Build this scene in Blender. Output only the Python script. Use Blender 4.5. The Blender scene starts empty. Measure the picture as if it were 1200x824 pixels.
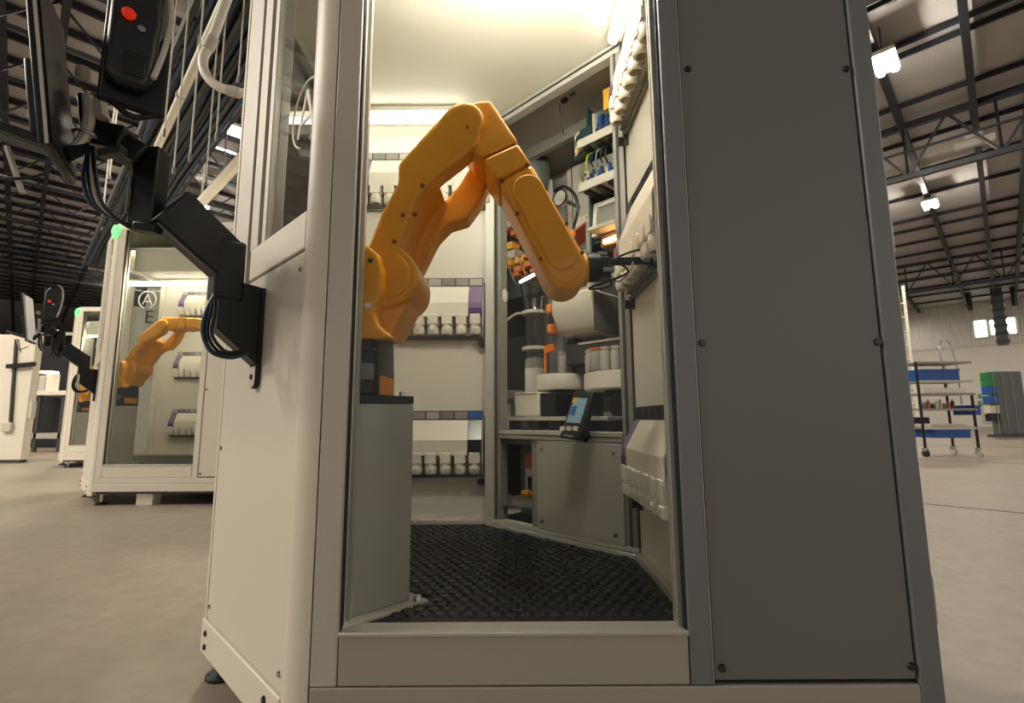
import bpy, bmesh, math, random
import numpy as np
from mathutils import Matrix, Vector
random.seed(7)
sc = bpy.context.scene
col = sc.collection
R2 = 2 ** .5
# ------------------------------------------------------------------ camera
F, HC, PITCH, ROLL = 575.0, .70, math.radians(7.72), math.radians(.3)
cam = bpy.data.cameras.new('camera'); cam_ob = bpy.data.objects.new('camera', cam); col.objects.link(cam_ob)
cam.sensor_width = 36.0; cam.sensor_fit = 'HORIZONTAL'; cam.lens = F / 1200 * 36
cam.clip_start = .02; cam.clip_end = 300
cam_ob.location = (0, 0, HC)
cam_ob.rotation_euler = (Matrix.Rotation(math.pi / 2 + PITCH, 3, 'X') @ Matrix.Rotation(-ROLL, 3, 'Z')).to_euler()
cam.dof.use_dof = True; cam.dof.focus_distance = 1.35; cam.dof.aperture_fstop = 5.0
sc.camera = cam_ob
# ------------------------------------------------------------------ world, exposure
sc.view_settings.view_transform = 'Standard'; sc.view_settings.look = 'None'
sc.view_settings.gamma = 1; sc.view_settings.use_curve_mapping = False
sc.view_settings.exposure = 0.58
wd = bpy.data.worlds.new('world'); sc.world = wd; wd.use_nodes = True
wd.node_tree.nodes['Background'].inputs[0].default_value = (1.0, .94, .85, 1)
wd.node_tree.nodes['Background'].inputs[1].default_value = .42


def lamp(name, loc, w, h, power, color=(1, .91, .77), rot=(0, 0, 0)):
    l = bpy.data.lights.new(name, 'AREA'); l.shape = 'RECTANGLE'; l.size = w; l.size_y = h
    l.energy = power; l.color = color
    o = bpy.data.objects.new(name, l); col.objects.link(o); o.location = loc; o.rotation_euler = rot
    return o


# hall fixtures: grid turned 45 degrees to the cell, (s along the girders, t across)
FIX = [(11.3, -1.0), (20.3, -1.1), (2.6, -7.4), (3.05, -12.3), (3.4, -17.7), (3.4, -23.5), (3.4, -29),
       (12, -7), (12, -12.6), (12, -18), (21, -7), (21, -12.6), (-5.6, -5.4), (-5.6, -7.4), (-5.6, -9.4), (-9, -7.4), (-9, -9.4), (-5.6, -12.3), (-6, -17.8), (-15, -14),  # dense unseen row on the left added to light the side panel
       (20, 8), (29, 8), (11, 9), (38, -4.5), (38, 6)]  # lamps at the far end added to brighten the wall
FIXZ = 7.5
for s, t in FIX:
    if (s, t) in FIX[:7]: continue          # these have fixture bodies of their own, built with the hall
    lamp('unseen_hall_lamp', ((s + t) / R2, (s - t) / R2, FIXZ - .09), 1.2, 1.0, 185, rot=(0, 0, math.pi / 4))


# ------------------------------------------------------------------ pixel helpers (photo taken as 1200 x 824)
def ray(x, y):
    u = (x - 600) / F; v = -(y - 412) / F
    c, s = math.cos(ROLL), math.sin(ROLL)
    u, v = u * c + v * s, -u * s + v * c
    return Vector((u, math.cos(PITCH) - v * math.sin(PITCH), math.sin(PITCH) + v * math.cos(PITCH)))


CP = Vector((0, 0, HC))


def P(x, y, Y):
    r = ray(x, y); return CP + r * (Y / r.y)


def PZ(x, y, Z):
    r = ray(x, y); return CP + r * ((Z - HC) / r.z)


def PN(x, y, p, n):
    r = ray(x, y); n = Vector(n); return CP + r * ((Vector(p) - CP).dot(n) / r.dot(n))


# ------------------------------------------------------------------ materials
def lin(h):
    h = h.lstrip('#'); o = []
    for i in (0, 2, 4):
        c = int(h[i:i + 2], 16) / 255
        o.append(c / 12.92 if c <= .04045 else ((c + .055) / 1.055) ** 2.4)
    return (*o, 1)


MATS = {}


def mat(name, color, rough=.5, metal=0., var=.06, scale=8., bump=0., bscale=60., emit=0., ecol=None, coat=0., spec=.5, stretch=None):
    if name in MATS: return MATS[name]
    m = bpy.data.materials.new(name); m.use_nodes = True; nt = m.node_tree; b = nt.nodes['Principled BSDF']
    c = lin(color) if isinstance(color, str) else color
    tc = nt.nodes.new('ShaderNodeTexCoord'); mp = nt.nodes.new('ShaderNodeMapping')
    if stretch: mp.inputs['Scale'].default_value = stretch
    nt.links.new(tc.outputs['Object'], mp.inputs['Vector'])
    nz = nt.nodes.new('ShaderNodeTexNoise'); nz.inputs['Scale'].default_value = scale; nz.inputs['Detail'].default_value = 4
    nt.links.new(mp.outputs['Vector'], nz.inputs['Vector'])
    mx = nt.nodes.new('ShaderNodeMix'); mx.data_type = 'RGBA'
    mx.inputs[6].default_value = tuple(max(0, k * (1 - var)) for k in c[:3]) + (1,)
    mx.inputs[7].default_value = tuple(min(1, k * (1 + var)) for k in c[:3]) + (1,)
    nt.links.new(nz.outputs['Fac'], mx.inputs[0]); nt.links.new(mx.outputs[2], b.inputs['Base Color'])
    mr = nt.nodes.new('ShaderNodeMapRange'); mr.inputs['To Min'].default_value = max(.03, rough - .06); mr.inputs['To Max'].default_value = min(1, rough + .06)
    nt.links.new(nz.outputs['Fac'], mr.inputs['Value']); nt.links.new(mr.outputs['Result'], b.inputs['Roughness'])
    b.inputs['Metallic'].default_value = metal; b.inputs['Coat Weight'].default_value = coat; b.inputs['Coat Roughness'].default_value = .15
    b.inputs['Specular IOR Level'].default_value = spec
    if bump:
        n2 = nt.nodes.new('ShaderNodeTexNoise'); n2.inputs['Scale'].default_value = bscale
        nt.links.new(mp.outputs['Vector'], n2.inputs['Vector'])
        bp = nt.nodes.new('ShaderNodeBump'); bp.inputs['Strength'].default_value = bump; bp.inputs['Distance'].default_value = .01
        nt.links.new(n2.outputs['Fac'], bp.inputs['Height']); nt.links.new(bp.outputs['Normal'], b.inputs['Normal'])
    if emit:
        b.inputs['Emission Color'].default_value = lin(ecol) if isinstance(ecol, str) else (ecol or c)
        b.inputs['Emission Strength'].default_value = emit
    MATS[name] = m
    return m


def glass(name, tint, refl=1.45, rough=.02, boost=1.0):
    if name in MATS: return MATS[name]
    m = bpy.data.materials.new(name); m.use_nodes = True; nt = m.node_tree; nt.nodes.clear()
    out = nt.nodes.new('ShaderNodeOutputMaterial'); mix = nt.nodes.new('ShaderNodeMixShader')
    tr = nt.nodes.new('ShaderNodeBsdfTransparent'); gl = nt.nodes.new('ShaderNodeBsdfGlossy'); fr = nt.nodes.new('ShaderNodeFresnel')
    tr.inputs[0].default_value = tint; gl.inputs['Roughness'].default_value = rough; fr.inputs['IOR'].default_value = refl
    ge = nt.nodes.new('ShaderNodeNewGeometry'); io = nt.nodes.new('ShaderNodeMapRange')      # same reflectance on both faces of the pane
    io.inputs['To Min'].default_value = refl; io.inputs['To Max'].default_value = 1 / refl
    nt.links.new(ge.outputs['Backfacing'], io.inputs['Value']); nt.links.new(io.outputs['Result'], fr.inputs['IOR'])
    mu = nt.nodes.new('ShaderNodeMath'); mu.operation = 'MULTIPLY'; mu.inputs[1].default_value = boost; mu.use_clamp = True
    nt.links.new(fr.outputs[0], mu.inputs[0]); nt.links.new(mu.outputs[0], mix.inputs[0]); nt.links.new(tr.outputs[0], mix.inputs[1]); nt.links.new(gl.outputs[0], mix.inputs[2])
    nt.links.new(mix.outputs[0], out.inputs[0])
    MATS[name] = m
    return m


WHITE = mat('painted_white', '#ddd6c6', .38, var=.03, scale=3)
PANEL = mat('panel_white', '#d8d2c4', .32, var=.03, scale=2)
GREYP = mat('panel_grey', '#a9a59c', .42, var=.04, scale=3)
ALU = mat('anodised_aluminium', '#bdb9af', .42, .2, .04, 20, stretch=(1, 1, .1))
ALUD = mat('dull_aluminium', '#94918a', .45, .25, .05, 20)
STEEL = mat('steel', '#b8b8b8', .25, 1, .08, 10)
DARK = mat('dark_plastic', '#15171a', .4, var=.15)
BLACK = mat('black_metal', '#0c0f14', .38, var=.15, spec=.4)
RUBBER = mat('black_rubber', '#0c1117', .42, var=.2, scale=30)
YEL = mat('robot_yellow', '#eda01e', .38, var=.04, scale=6, coat=.06, spec=.4)
YELD = mat('robot_yellow_shadow', '#7a4706', .5)  # darkened yellow, shadow in the robot's gaps put into the colour
ORANGE = mat('orange_label', '#f2920e', .5, var=.05)
ORNG2 = mat('orange_plastic', '#d9731a', .45)
BROWNO = mat('copper_orange', '#c86a2a', .5)
PURP = mat('purple_plastic', '#7c6488', .4)
PURPD = mat('deep_purple_plastic', '#3d2c66', .35)
BLUE = mat('blue_plastic', '#1c4f9e', .4)
BLUED = mat('dark_blue_plastic', '#14324f', .45)
GREENP = mat('green_plastic', '#1f7a45', .45)
LIME = mat('lime_plastic', '#9aa61d', .45)
TEAL = mat('teal_dark', '#1f3c40', .4)
YELB = mat('yellow_card', '#e8b23a', .55)
GREY = mat('mid_grey', '#77766f', .45)
GREYD = mat('dark_grey', '#3c3d3c', .5)
LGREY = mat('light_grey', '#c3beb2', .45)
CREAM = mat('cream_plastic', '#e2dccd', .4, var=.03)
RED = mat('red_button', '#c92a17', .35, emit=.2, ecol='#ff3010')
SEAM = mat('seam_black', '#1d1c1a', .7)
TUBEB = mat('led_tube_rear', '#ffffff', .4, emit=6.5, ecol=(1, .95, .83, 1))
TUBER = mat('led_tube_side', '#ffffff', .4, emit=7, ecol=(1, .95, .83, 1))
TUBE_FILL = mat('led_tube', '#ffffff', .4, emit=82, ecol=(1, .95, .83, 1))  # for the added fill tube over the opening only
LED2 = mat('hall_led', '#ffffff', .4, emit=400, ecol=(1, .90, .74, 1))
WARM = mat('warm_lamp', '#ffd090', .4, emit=7, ecol=(1, .55, .2, 1))
GREENL = mat('status_green', '#50e060', .4, emit=2.2, ecol='#50f060')
WINL = mat('daylight_pane', '#ffffff', .4, emit=3.2, ecol=(1, .95, .84, 1))
CLEAR = glass('clear_glass', (.93, .95, .95, 1), 1.35, boost=.45)
SMOKE = glass('smoked_glass', (.60, .61, .60, 1), 1.45, boost=1.0)
TINT = glass('tinted_glass', (.62, .64, .63, 1), 1.45, boost=.9)
ACRYL = glass('clear_acrylic', (.72, .72, .69, 1), 1.5, .12, 1.6)
MONI = mat('screen_glass', '#0a0b0d', .35, spec=.2)


# floor: polished concrete
def floor_mat():
    m = bpy.data.materials.new('polished_concrete'); m.use_nodes = True; nt = m.node_tree; b = nt.nodes['Principled BSDF']
    tc = nt.nodes.new('ShaderNodeTexCoord')
    n1 = nt.nodes.new('ShaderNodeTexNoise'); n1.inputs['Scale'].default_value = .9; n1.inputs['Detail'].default_value = 8; n1.inputs['Roughness'].default_value = .65
    n2 = nt.nodes.new('ShaderNodeTexNoise'); n2.inputs['Scale'].default_value = 14; n2.inputs['Detail'].default_value = 6
    nt.links.new(tc.outputs['Object'], n1.inputs['Vector']); nt.links.new(tc.outputs['Object'], n2.inputs['Vector'])
    r1 = nt.nodes.new('ShaderNodeValToRGB'); r1.color_ramp.elements[0].position = .3; r1.color_ramp.elements[1].position = .72
    r1.color_ramp.elements[0].color = lin('#857a6d'); r1.color_ramp.elements[1].color = lin('#978c7e')
    mx = nt.nodes.new('ShaderNodeMix'); mx.data_type = 'RGBA'; mx.blend_type = 'OVERLAY'; mx.inputs[0].default_value = .25
    nt.links.new(n1.outputs['Fac'], r1.inputs['Fac']); nt.links.new(r1.outputs['Color'], mx.inputs[6]); nt.links.new(n2.outputs['Fac'], mx.inputs[7])
    nt.links.new(mx.outputs[2], b.inputs['Base Color'])
    mr = nt.nodes.new('ShaderNodeMapRange'); mr.inputs['To Min'].default_value = .34; mr.inputs['To Max'].default_value = .52
    nt.links.new(n1.outputs['Fac'], mr.inputs['Value']); nt.links.new(mr.outputs['Result'], b.inputs['Roughness'])
    bp = nt.nodes.new('ShaderNodeBump'); bp.inputs['Strength'].default_value = .05; bp.inputs['Distance'].default_value = .01
    nt.links.new(n2.outputs['Fac'], bp.inputs['Height']); nt.links.new(bp.outputs['Normal'], b.inputs['Normal'])
    return m


FLOORM = floor_mat()
ROOFM = mat('roof_deck', '#b4b2b2', .7, var=.12, scale=1.5)
BEAMM = mat('dark_steel_beam', '#171b25', .55, var=.15)
DARKW = mat('dark_wall', '#4a4239', .8, var=.2, scale=.6)
WALLM = mat('drywall', '#d8d2c8', .75, var=.05, scale=1)
RIBM = mat('ribbed_metal', '#d9d5cd', .4, .2, .10, 1.2, stretch=(1, 1, .08))


# ------------------------------------------------------------------ mesh builder
class MB:
    def __init__(s, M=None):
        s.v = []; s.f = []; s.M = M

    def add(s, vs, fs):
        o = len(s.v)
        s.v += [s.M @ Vector(p) if s.M else Vector(p) for p in vs]
        s.f += [tuple(i + o for i in f) for f in fs]
        return s

    def box(s, x0, x1, y0, y1, z0, z1):
        return s.add([(x0, y0, z0), (x1, y0, z0), (x1, y1, z0), (x0, y1, z0), (x0, y0, z1), (x1, y0, z1), (x1, y1, z1), (x0, y1, z1)],
                     [(3, 2, 1, 0), (4, 5, 6, 7), (0, 1, 5, 4), (1, 2, 6, 5), (2, 3, 7, 6), (3, 0, 4, 7)])

    def prism(s, a, b):                     # two matching loops of 3D points
        n = len(a)
        return s.add(list(a) + list(b), [tuple(range(n - 1, -1, -1)), tuple(range(n, 2 * n))] + [(i, (i + 1) % n, n + (i + 1) % n, n + i) for i in range(n)])

    def exz(s, poly, y0, y1):               # polygon of (x, z) extruded along y
        return s.prism([(x, y0, z) for x, z in poly], [(x, y1, z) for x, z in poly])

    def exy(s, poly, z0, z1):
        return s.prism([(x, y, z0) for x, y in poly], [(x, y, z1) for x, y in poly])

    def eyz(s, poly, x0, x1):
        return s.prism([(x0, y, z) for y, z in poly], [(x1, y, z) for y, z in poly])

    def bar(s, a, b, w, h=None, up=(0, 0, 1)):
        a, b = Vector(a), Vector(b); d = (b - a).normalized(); up = Vector(up)
        if abs(d.dot(up)) > .98: up = Vector((1, 0, 0))
        x = d.cross(up).normalized(); y = x.cross(d); h = w if h is None else h
        q = [x * (i * w / 2) + y * (j * h / 2) for i, j in ((-1, -1), (1, -1), (1, 1), (-1, 1))]
        return s.prism([a + k for k in q], [b + k for k in q])

    def cyl(s, a, b, r0, r1=None, n=20):
        a, b = Vector(a), Vector(b); d = (b - a).normalized(); r1 = r0 if r1 is None else r1
        up = Vector((0, 0, 1)) if abs(d.z) < .9 else Vector((1, 0, 0))
        x = d.cross(up).normalized(); y = d.cross(x)
        c = [(math.cos(2 * math.pi * i / n), math.sin(2 * math.pi * i / n)) for i in range(n)]
        return s.prism([a + (x * k + y * l) * r0 for k, l in c], [b + (x * k + y * l) * r1 for k, l in c])

    def lathe(s, base, prof, n=28, axis='z'):
        base = Vector(base); vs = []; fs = []
        for r, h in prof:
            for i in range(n):
                a = 2 * math.pi * i / n; c, d = r * math.cos(a), r * math.sin(a)
                vs.append(base + Vector((c, d, h) if axis == 'z' else ((c, h, d) if axis == 'y' else (h, c, d))))
        for k in range(len(prof) - 1):
            for i in range(n): fs.append((k * n + i, k * n + (i + 1) % n, (k + 1) * n + (i + 1) % n, (k + 1) * n + i))
        fs.append(tuple(range(n - 1, -1, -1))); m = (len(prof) - 1) * n; fs.append(tuple(range(m, m + n)))
        return s.add(vs, fs)

    def tube(s, pts, r, n=8, smooth=True):
        pts = [Vector(p) for p in pts]
        if smooth and len(pts) > 2:
            q = []
            for i in range(len(pts) - 1):
                p0, p1, p2, p3 = pts[max(i - 1, 0)], pts[i], pts[i + 1], pts[min(i + 2, len(pts) - 1)]
                for k in range(8):
                    t = k / 8
                    q.append(.5 * ((2 * p1) + (p2 - p0) * t + (2 * p0 - 5 * p1 + 4 * p2 - p3) * t * t + (3 * p1 - p0 - 3 * p2 + p3) * t ** 3))
            q.append(pts[-1]); pts = q
        vs = []; fs = []; pu = None
        for i, p in enumerate(pts):
            d = (pts[min(i + 1, len(pts) - 1)] - pts[max(i - 1, 0)]).normalized()
            if pu is None: pu = d.orthogonal().normalized()
            pu = (pu - d * pu.dot(d)).normalized(); w = d.cross(pu)
            rr = r(i / (len(pts) - 1)) if callable(r) else r
            vs += [p + (pu * math.cos(2 * math.pi * k / n) + w * math.sin(2 * math.pi * k / n)) * rr for k in range(n)]
        for i in range(len(pts) - 1):
            for k in range(n): fs.append((i * n + k, i * n + (k + 1) % n, (i + 1) * n + (k + 1) % n, (i + 1) * n + k))
        fs.append(tuple(range(n - 1, -1, -1))); m = (len(pts) - 1) * n; fs.append(tuple(range(m, m + n)))
        return s.add(vs, fs)

    def build(s, name, m, parent=None, T=None, bev=0, smooth=False, label=None, cat=None, group=None, kind=None, remesh=0, soft=6, seg=2):
        vs = [T @ p for p in s.v] if T else s.v
        if parent is not None:
            o0 = wloc(parent)
        else:
            a = np.array(vs); o0 = Vector(((a[:, 0].min() + a[:, 0].max()) / 2, (a[:, 1].min() + a[:, 1].max()) / 2, a[:, 2].min()))
        me = bpy.data.meshes.new(name); me.from_pydata([tuple(p - o0) for p in vs], [], s.f); me.update()
        bm = bmesh.new(); bm.from_mesh(me); bmesh.ops.recalc_face_normals(bm, faces=bm.faces); bm.to_mesh(me); bm.free()
        me.materials.append(m)
        o = bpy.data.objects.new(name, me); col.objects.link(o)
        if parent is not None: o.parent = parent
        else: o.location = o0
        if remesh:
            r = o.modifiers.new('r', 'REMESH'); r.mode = 'VOXEL'; r.voxel_size = remesh * (T.to_scale().x if T else 1); r.use_smooth_shade = True
            q = o.modifiers.new('s', 'SMOOTH'); q.iterations = soft; q.factor = .5
        elif bev:
            b = o.modifiers.new('b', 'BEVEL'); b.width = bev; b.segments = seg; b.limit_method = 'ANGLE'; b.angle_limit = math.radians(35); b.use_clamp_overlap = True
        if smooth or bev:
            for p in me.polygons: p.use_smooth = True
            try: me.set_sharp_from_angle(angle=math.radians(40))
            except Exception: pass
        tag(o, label, cat, group, kind)
        return o


def wloc(o):
    v = Vector((0, 0, 0))
    while o: v = v + Vector(o.location); o = o.parent
    return v


def tag(o, label=None, cat=None, group=None, kind=None):
    for k, v in (('label', label), ('category', cat), ('group', group), ('kind', kind)):
        if v: o[k] = v
    return o


def thing(name, label, cat, loc, T=None, group=None):
    o = bpy.data.objects.new(name, None); col.objects.link(o); o.empty_display_size = .05
    o.location = (T @ Vector(loc)) if T else Vector(loc)
    return tag(o, label, cat, group)


def text_mesh(name, s, size, M, m, parent, depth=.001):
    cu = bpy.data.curves.new('txt', 'FONT'); cu.body = s; cu.size = size; cu.extrude = depth; cu.align_x = 'CENTER'; cu.align_y = 'CENTER'
    to = bpy.data.objects.new('txt', cu); col.objects.link(to)
    dg = bpy.context.evaluated_depsgraph_get(); me = bpy.data.meshes.new_from_object(to.evaluated_get(dg))
    bpy.data.objects.remove(to); me.name = name
    o0 = wloc(parent)
    for v in me.vertices: v.co = (M @ v.co) - o0
    me.materials.clear(); me.materials.append(m)
    o = bpy.data.objects.new(name, me); col.objects.link(o); o.parent = parent
    return o


def frame(o, x, y, z=(0, 0, 1)):
    o, x, y, z = Vector(o), Vector(x).normalized(), Vector(y).normalized(), Vector(z).normalized()
    return Matrix(((x.x, y.x, z.x, o.x), (x.y, y.y, z.y, o.y), (x.z, y.z, z.z, o.z), (0, 0, 0, 1)))


I4 = Matrix.Identity(4)


def screw(parent, p, n, r, m, T=None, name='screw'):
    p = Vector(p); n = Vector(n).normalized()
    b = MB().cyl(p - n * .002, p + n * r * .55, r, r * .75, 12)
    return b.build(name, m, parent, T, smooth=True)


# ------------------------------------------------------------------ THE HALL
def st(s, t, z=0.): return Vector(((s + t) / R2, (s - t) / R2, z))


def slab(s0, s1, t0, t1, z0, z1, b=None):
    b = b or MB()
    q = [st(s0, t0), st(s1, t0), st(s1, t1), st(s0, t1)]
    return b.exy([(p.x, p.y) for p in q], z0, z1)


S0, S1, TT0, TT1, ZR = -26, 43.5, -64, 16, 8.05
fl = slab(S0, S1, TT0, TT1, -.12, 0).build('floor', FLOORM, kind='structure')
for s in (5.2, 10.4, 15.6, 26):
    slab(s - .008, s + .008, -4, TT1, .0005, .0025).build('floor_joint', SEAM, fl)
for t in (4.4, -3.9, 9.5):
    slab(2.5, S1, t - .008, t + .008, .0005, .0025).build('floor_joint', SEAM, fl)
ce = slab(S0, S1, TT0, TT1, ZR, ZR + .15).build('ceiling', ROOFM, kind='structure')
# girders run along s, joists run along t
for t in (-1.15, .15, 1.05, -3.6):
    a, b = st(9.2 if t > -3 else 14, t, ZR - .22), st(S1 - .1, t, ZR - .22)
    MB().bar(a, b, .13, .24).build('girder', BEAMM, ce)
for s in (11.65, 12.05, 14.1, 16.2, 18.4, 20.5, 23.0, 24.3, 26.2, 28.2, 31.6, 33.6, 36, 38.4, 41):
    MB().bar(st(s, -3.6, ZR - .09), st(s, 4.6, ZR - .09), .06, .11).build('joist', BEAMM, ce)
for s in (8.6, 10.2):
    MB().bar(st(s, -3.6, ZR - .09), st(s, 4.6, ZR - .09), .06, .11).build('joist', BEAMM, ce)


def truss(a, b, zt, zb, n, w, parent):
    tp = MB().bar((a.x, a.y, zt), (b.x, b.y, zt), w, w * 1.2).build('roof_truss', BEAMM, parent)
    MB().bar((a.x, a.y, zb), (b.x, b.y, zb), w * .8, w).build('bottom_chord', BEAMM, tp)
    MB().bar((a.x, a.y, (zt + zb) / 2), (b.x, b.y, (zt + zb) / 2), w * .4).build('middle_rod', BEAMM, tp)
    for i in range(n):
        p = a.lerp(b, i / n); q = a.lerp(b, (i + .5) / n); r = a.lerp(b, (i + 1) / n)
        MB().bar((p.x, p.y, zt), (q.x, q.y, zb), w * .4).build('web_bar', BEAMM, tp)
        MB().bar((q.x, q.y, zb), (r.x, r.y, zt), w * .4).build('web_bar', BEAMM, tp)
        MB().bar((q.x, q.y, zb), (q.x, q.y, zt), w * .3).build('web_bar', BEAMM, tp)


for s in (14.9, 29.4):
    truss(st(s, -3.6), st(s, 4.6), ZR - .25, ZR - 1.55, 5, .13, ce)
# over the row of cells: closely set purlins along s, a few girders along t
for k in range(34):
    t = -9.2 - k * .82 - (k ** 1.6) * .02
    MB().bar(st(-3.2, t, ZR - .1), st(7.5, t, ZR - .1), .07, .13).build('purlin', BEAMM, ce)
    if k % 2 == 0 and k < 24:
        MB().bar(st(-3.2, t, ZR - .95), st(7.5, t, ZR - .95), .05, .06).build('purlin_chord', BEAMM, ce)
        for j in range(7):
            s0 = -3.2 + j * 1.53
            MB().bar(st(s0, t, ZR - .15), st(s0 + .76, t, ZR - .95), .035).build('web_bar', BEAMM, ce)
            MB().bar(st(s0 + .76, t, ZR - .95), st(s0 + 1.53, t, ZR - .15), .035).build('web_bar', BEAMM, ce)
for s in (-.85, -.05, 1.6, 3.6, 5.6):
    MB().bar(st(s, -8, ZR - .3), st(s, -60, ZR - .3), .12, .22).build('girder', BEAMM, ce)
# far wall on the aisle side
wf = slab(S1, S1 + .2, -8, TT1, 0, 5.2).build('wall_far', WALLM, kind='structure')
b = MB(); n = 150
ts = np.linspace(-8, TT1, n * 4 + 1)
pts = [st(S1 - (.07 if (i % 4) in (1, 2) else 0), t) for i, t in enumerate(ts)]
vs = [(p.x, p.y, 5.2) for p in pts] + [(p.x, p.y, ZR) for p in pts]
m_ = len(pts); b.add(vs, [(i, i + 1, m_ + i + 1, m_ + i) for i in range(m_ - 1)]); b.build('ribbed_cladding', RIBM, wf)
slab(S1 - .05, S1 + .02, -8, TT1, 5.1, 5.25).build('ledge', LGREY, wf)
slab(S0, S1, TT0 - .3, TT0, 0, ZR).build('wall_left', DARKW, kind='structure')
slab(S1, S1 + .2, TT0, -8, 0, ZR).build('wall_rear', DARKW, kind='structure')
# bright windows high on the far wall
wall_p, wall_n = st(S1 - .1, 0), (1, 1, 0)
wi = 1
for (x0, x1, y0, y1) in ((1141.5, 1157, 377, 394), (1160, 1166, 376, 392), (1179, 1191, 373.5, 390)):
    a, c = PN(x0, y0, wall_p, wall_n), PN(x1, y1, wall_p, wall_n)
    ta, tb = (a.x - a.y) / R2, (c.x - c.y) / R2
    w = slab(S1 - .16, S1 - .06, ta - .12, tb + .12, c.z - .12, a.z + .12).build('window_%d' % wi, LGREY, kind='structure')
    slab(S1 - .2, S1 - .15, ta, tb, c.z, a.z).build('pane', WINL, w); wi += 1
# dark duct dropping in front of the wall
a = PN(1158, 326, st(40, 0), wall_n); c = PN(1183, 404, st(40, 0), wall_n)
dk = thing('ventilation_duct', 'dark blue grey vertical duct hanging high before the ribbed far wall', 'duct', (a.x, a.y, c.z))
ta, tb = (a.x - a.y) / R2, (c.x - c.y) / R2
slab(39.5, 40.3, ta, tb, c.z, a.z).build('shaft', mat('duct_grey', '#4c535a', .5), dk, bev=.05)
for k in range(9):
    z = c.z + (a.z - c.z) * (k + .5) / 9
    slab(39.45, 40.35, ta - .05, tb + .05, z - .05, z + .05).build('flange', GREYD, dk)
slab(39.3, 40.5, ta - 1.0, tb + .5, a.z, a.z + .5).build('header', GREYD, dk)
for tt in (ta - .95, tb + .45):
    MB().bar(st(39.9, tt, c.z + 2.2), st(39.9, tt, a.z), .18).build('hanger', GREYD, dk)
# ceiling lights (bodies of the fixtures)
LBL = {0: 'bright twin strip light nearest above the grey front panel', 1: 'small square light glowing over the wire shelving cart', 2: 'light glimpsed through the smoked side window of the near enclosure', 3: 'light beside the enclosure window post under the cable tray', 4: 'distant bright light above the second robot enclosure', 5: 'faint light seen higher through the glass of the second enclosure', 6: 'faint light seen lower through the glass of the second enclosure'}
for i, (s, t) in enumerate(FIX):
    p = st(s, t, FIXZ)
    if i > 6: continue
    o = thing('ceiling_light', LBL.get(i, 'ceiling strip light further back in the hall'), 'ceiling light', p, group='hall ceiling lights')
    slab(s - .36, s + .36, t - .19, t + .19, FIXZ, FIXZ + .09).build('housing', LGREY, o)
    for d in (-.11, .11):
        slab(s - .34, s + .34, t + d - .045, t + d + .045, FIXZ - .05, FIXZ - .002).build('lamp_strip', LED2, o)
    for d in (-.35, .35):
        MB().bar(st(s + d, t, FIXZ + .09), st(s + d, t, ZR), .02).build('hanger', GREYD, o)
p = P(1142, 167, 11)
o = thing('exit_sign_box', 'small pale box fixture hanging below the truss over the aisle', 'light fixture', (p.x, p.y, p.z - .15))
q = Vector((1, -1, 0)) / R2
MB().bar(p - q * .36, p + q * .36, .1, .18).build('housing', LGREY, o)
MB().bar(p - q * .16 + Vector((0, 0, .17)), p + q * .16 + Vector((0, 0, .17)), .1, .12).build('bracket', LGREY, o)
MB().bar(p + Vector((0, 0, .2)), (p.x, p.y, ZR), .02).build('hanger', GREYD, o)

# ------------------------------------------------------------------ ROBOT CELL (design coordinates = those of the near cell)
SILL, ZF, ZC = .295, .285, 1.97           # opening sill, inner floor, inner ceiling
ZTOP = 2.12
CH0, CH1 = Vector((-.455, 1.045, 0)), Vector((-.848, 1.438, 0))     # chamfer, front and back end
CU, CN = Vector((-1, 1, 0)) / R2, Vector((-1, -1, 0)) / R2          # along chamfer to the back, outward
CHF = frame(CH0, CU, -CN)                 # local: x along chamfer, y inward, z up
CL = (CH1 - CH0).length
AO = Vector((-.07, 1.95, 0)); AU = Vector((1, -1, 0)) / R2; AN = Vector((1, 1, 0)) / R2
AF = frame(AO, AU, AN)                    # angled inner wall: x along it (towards camera), y outward behind it


def aw(px, py, n):
    p = PN(px, py, AO + AN * n, AN); d = p - AO
    return d.dot(AU), p.z


def profile(b, x0, x1, y0, y1, z0, z1, axis='z', groove=.008):
    """slotted aluminium profile along z as box with shallow slots in the faces"""
    w = (x1 - x0); d = (y1 - y0); cx, cy = (x0 + x1) / 2, (y0 + y1) / 2; g = groove / 2; h = min(w, d) * .12
    poly = [(x0, y0), (cx - g, y0), (cx - g, y0 + h), (cx + g, y0 + h), (cx + g, y0), (x1, y0), (x1, cy - g), (x1 - h, cy - g), (x1 - h, cy + g), (x1, cy + g), (x1, y1),
            (cx + g, y1), (cx + g, y1 - h), (cx - g, y1 - h), (cx - g, y1), (x0, y1), (x0, cy + g), (x0 + h, cy + g), (x0 + h, cy - g), (x0, cy - g)]
    return b.exy(poly, z0, z1)


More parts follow.
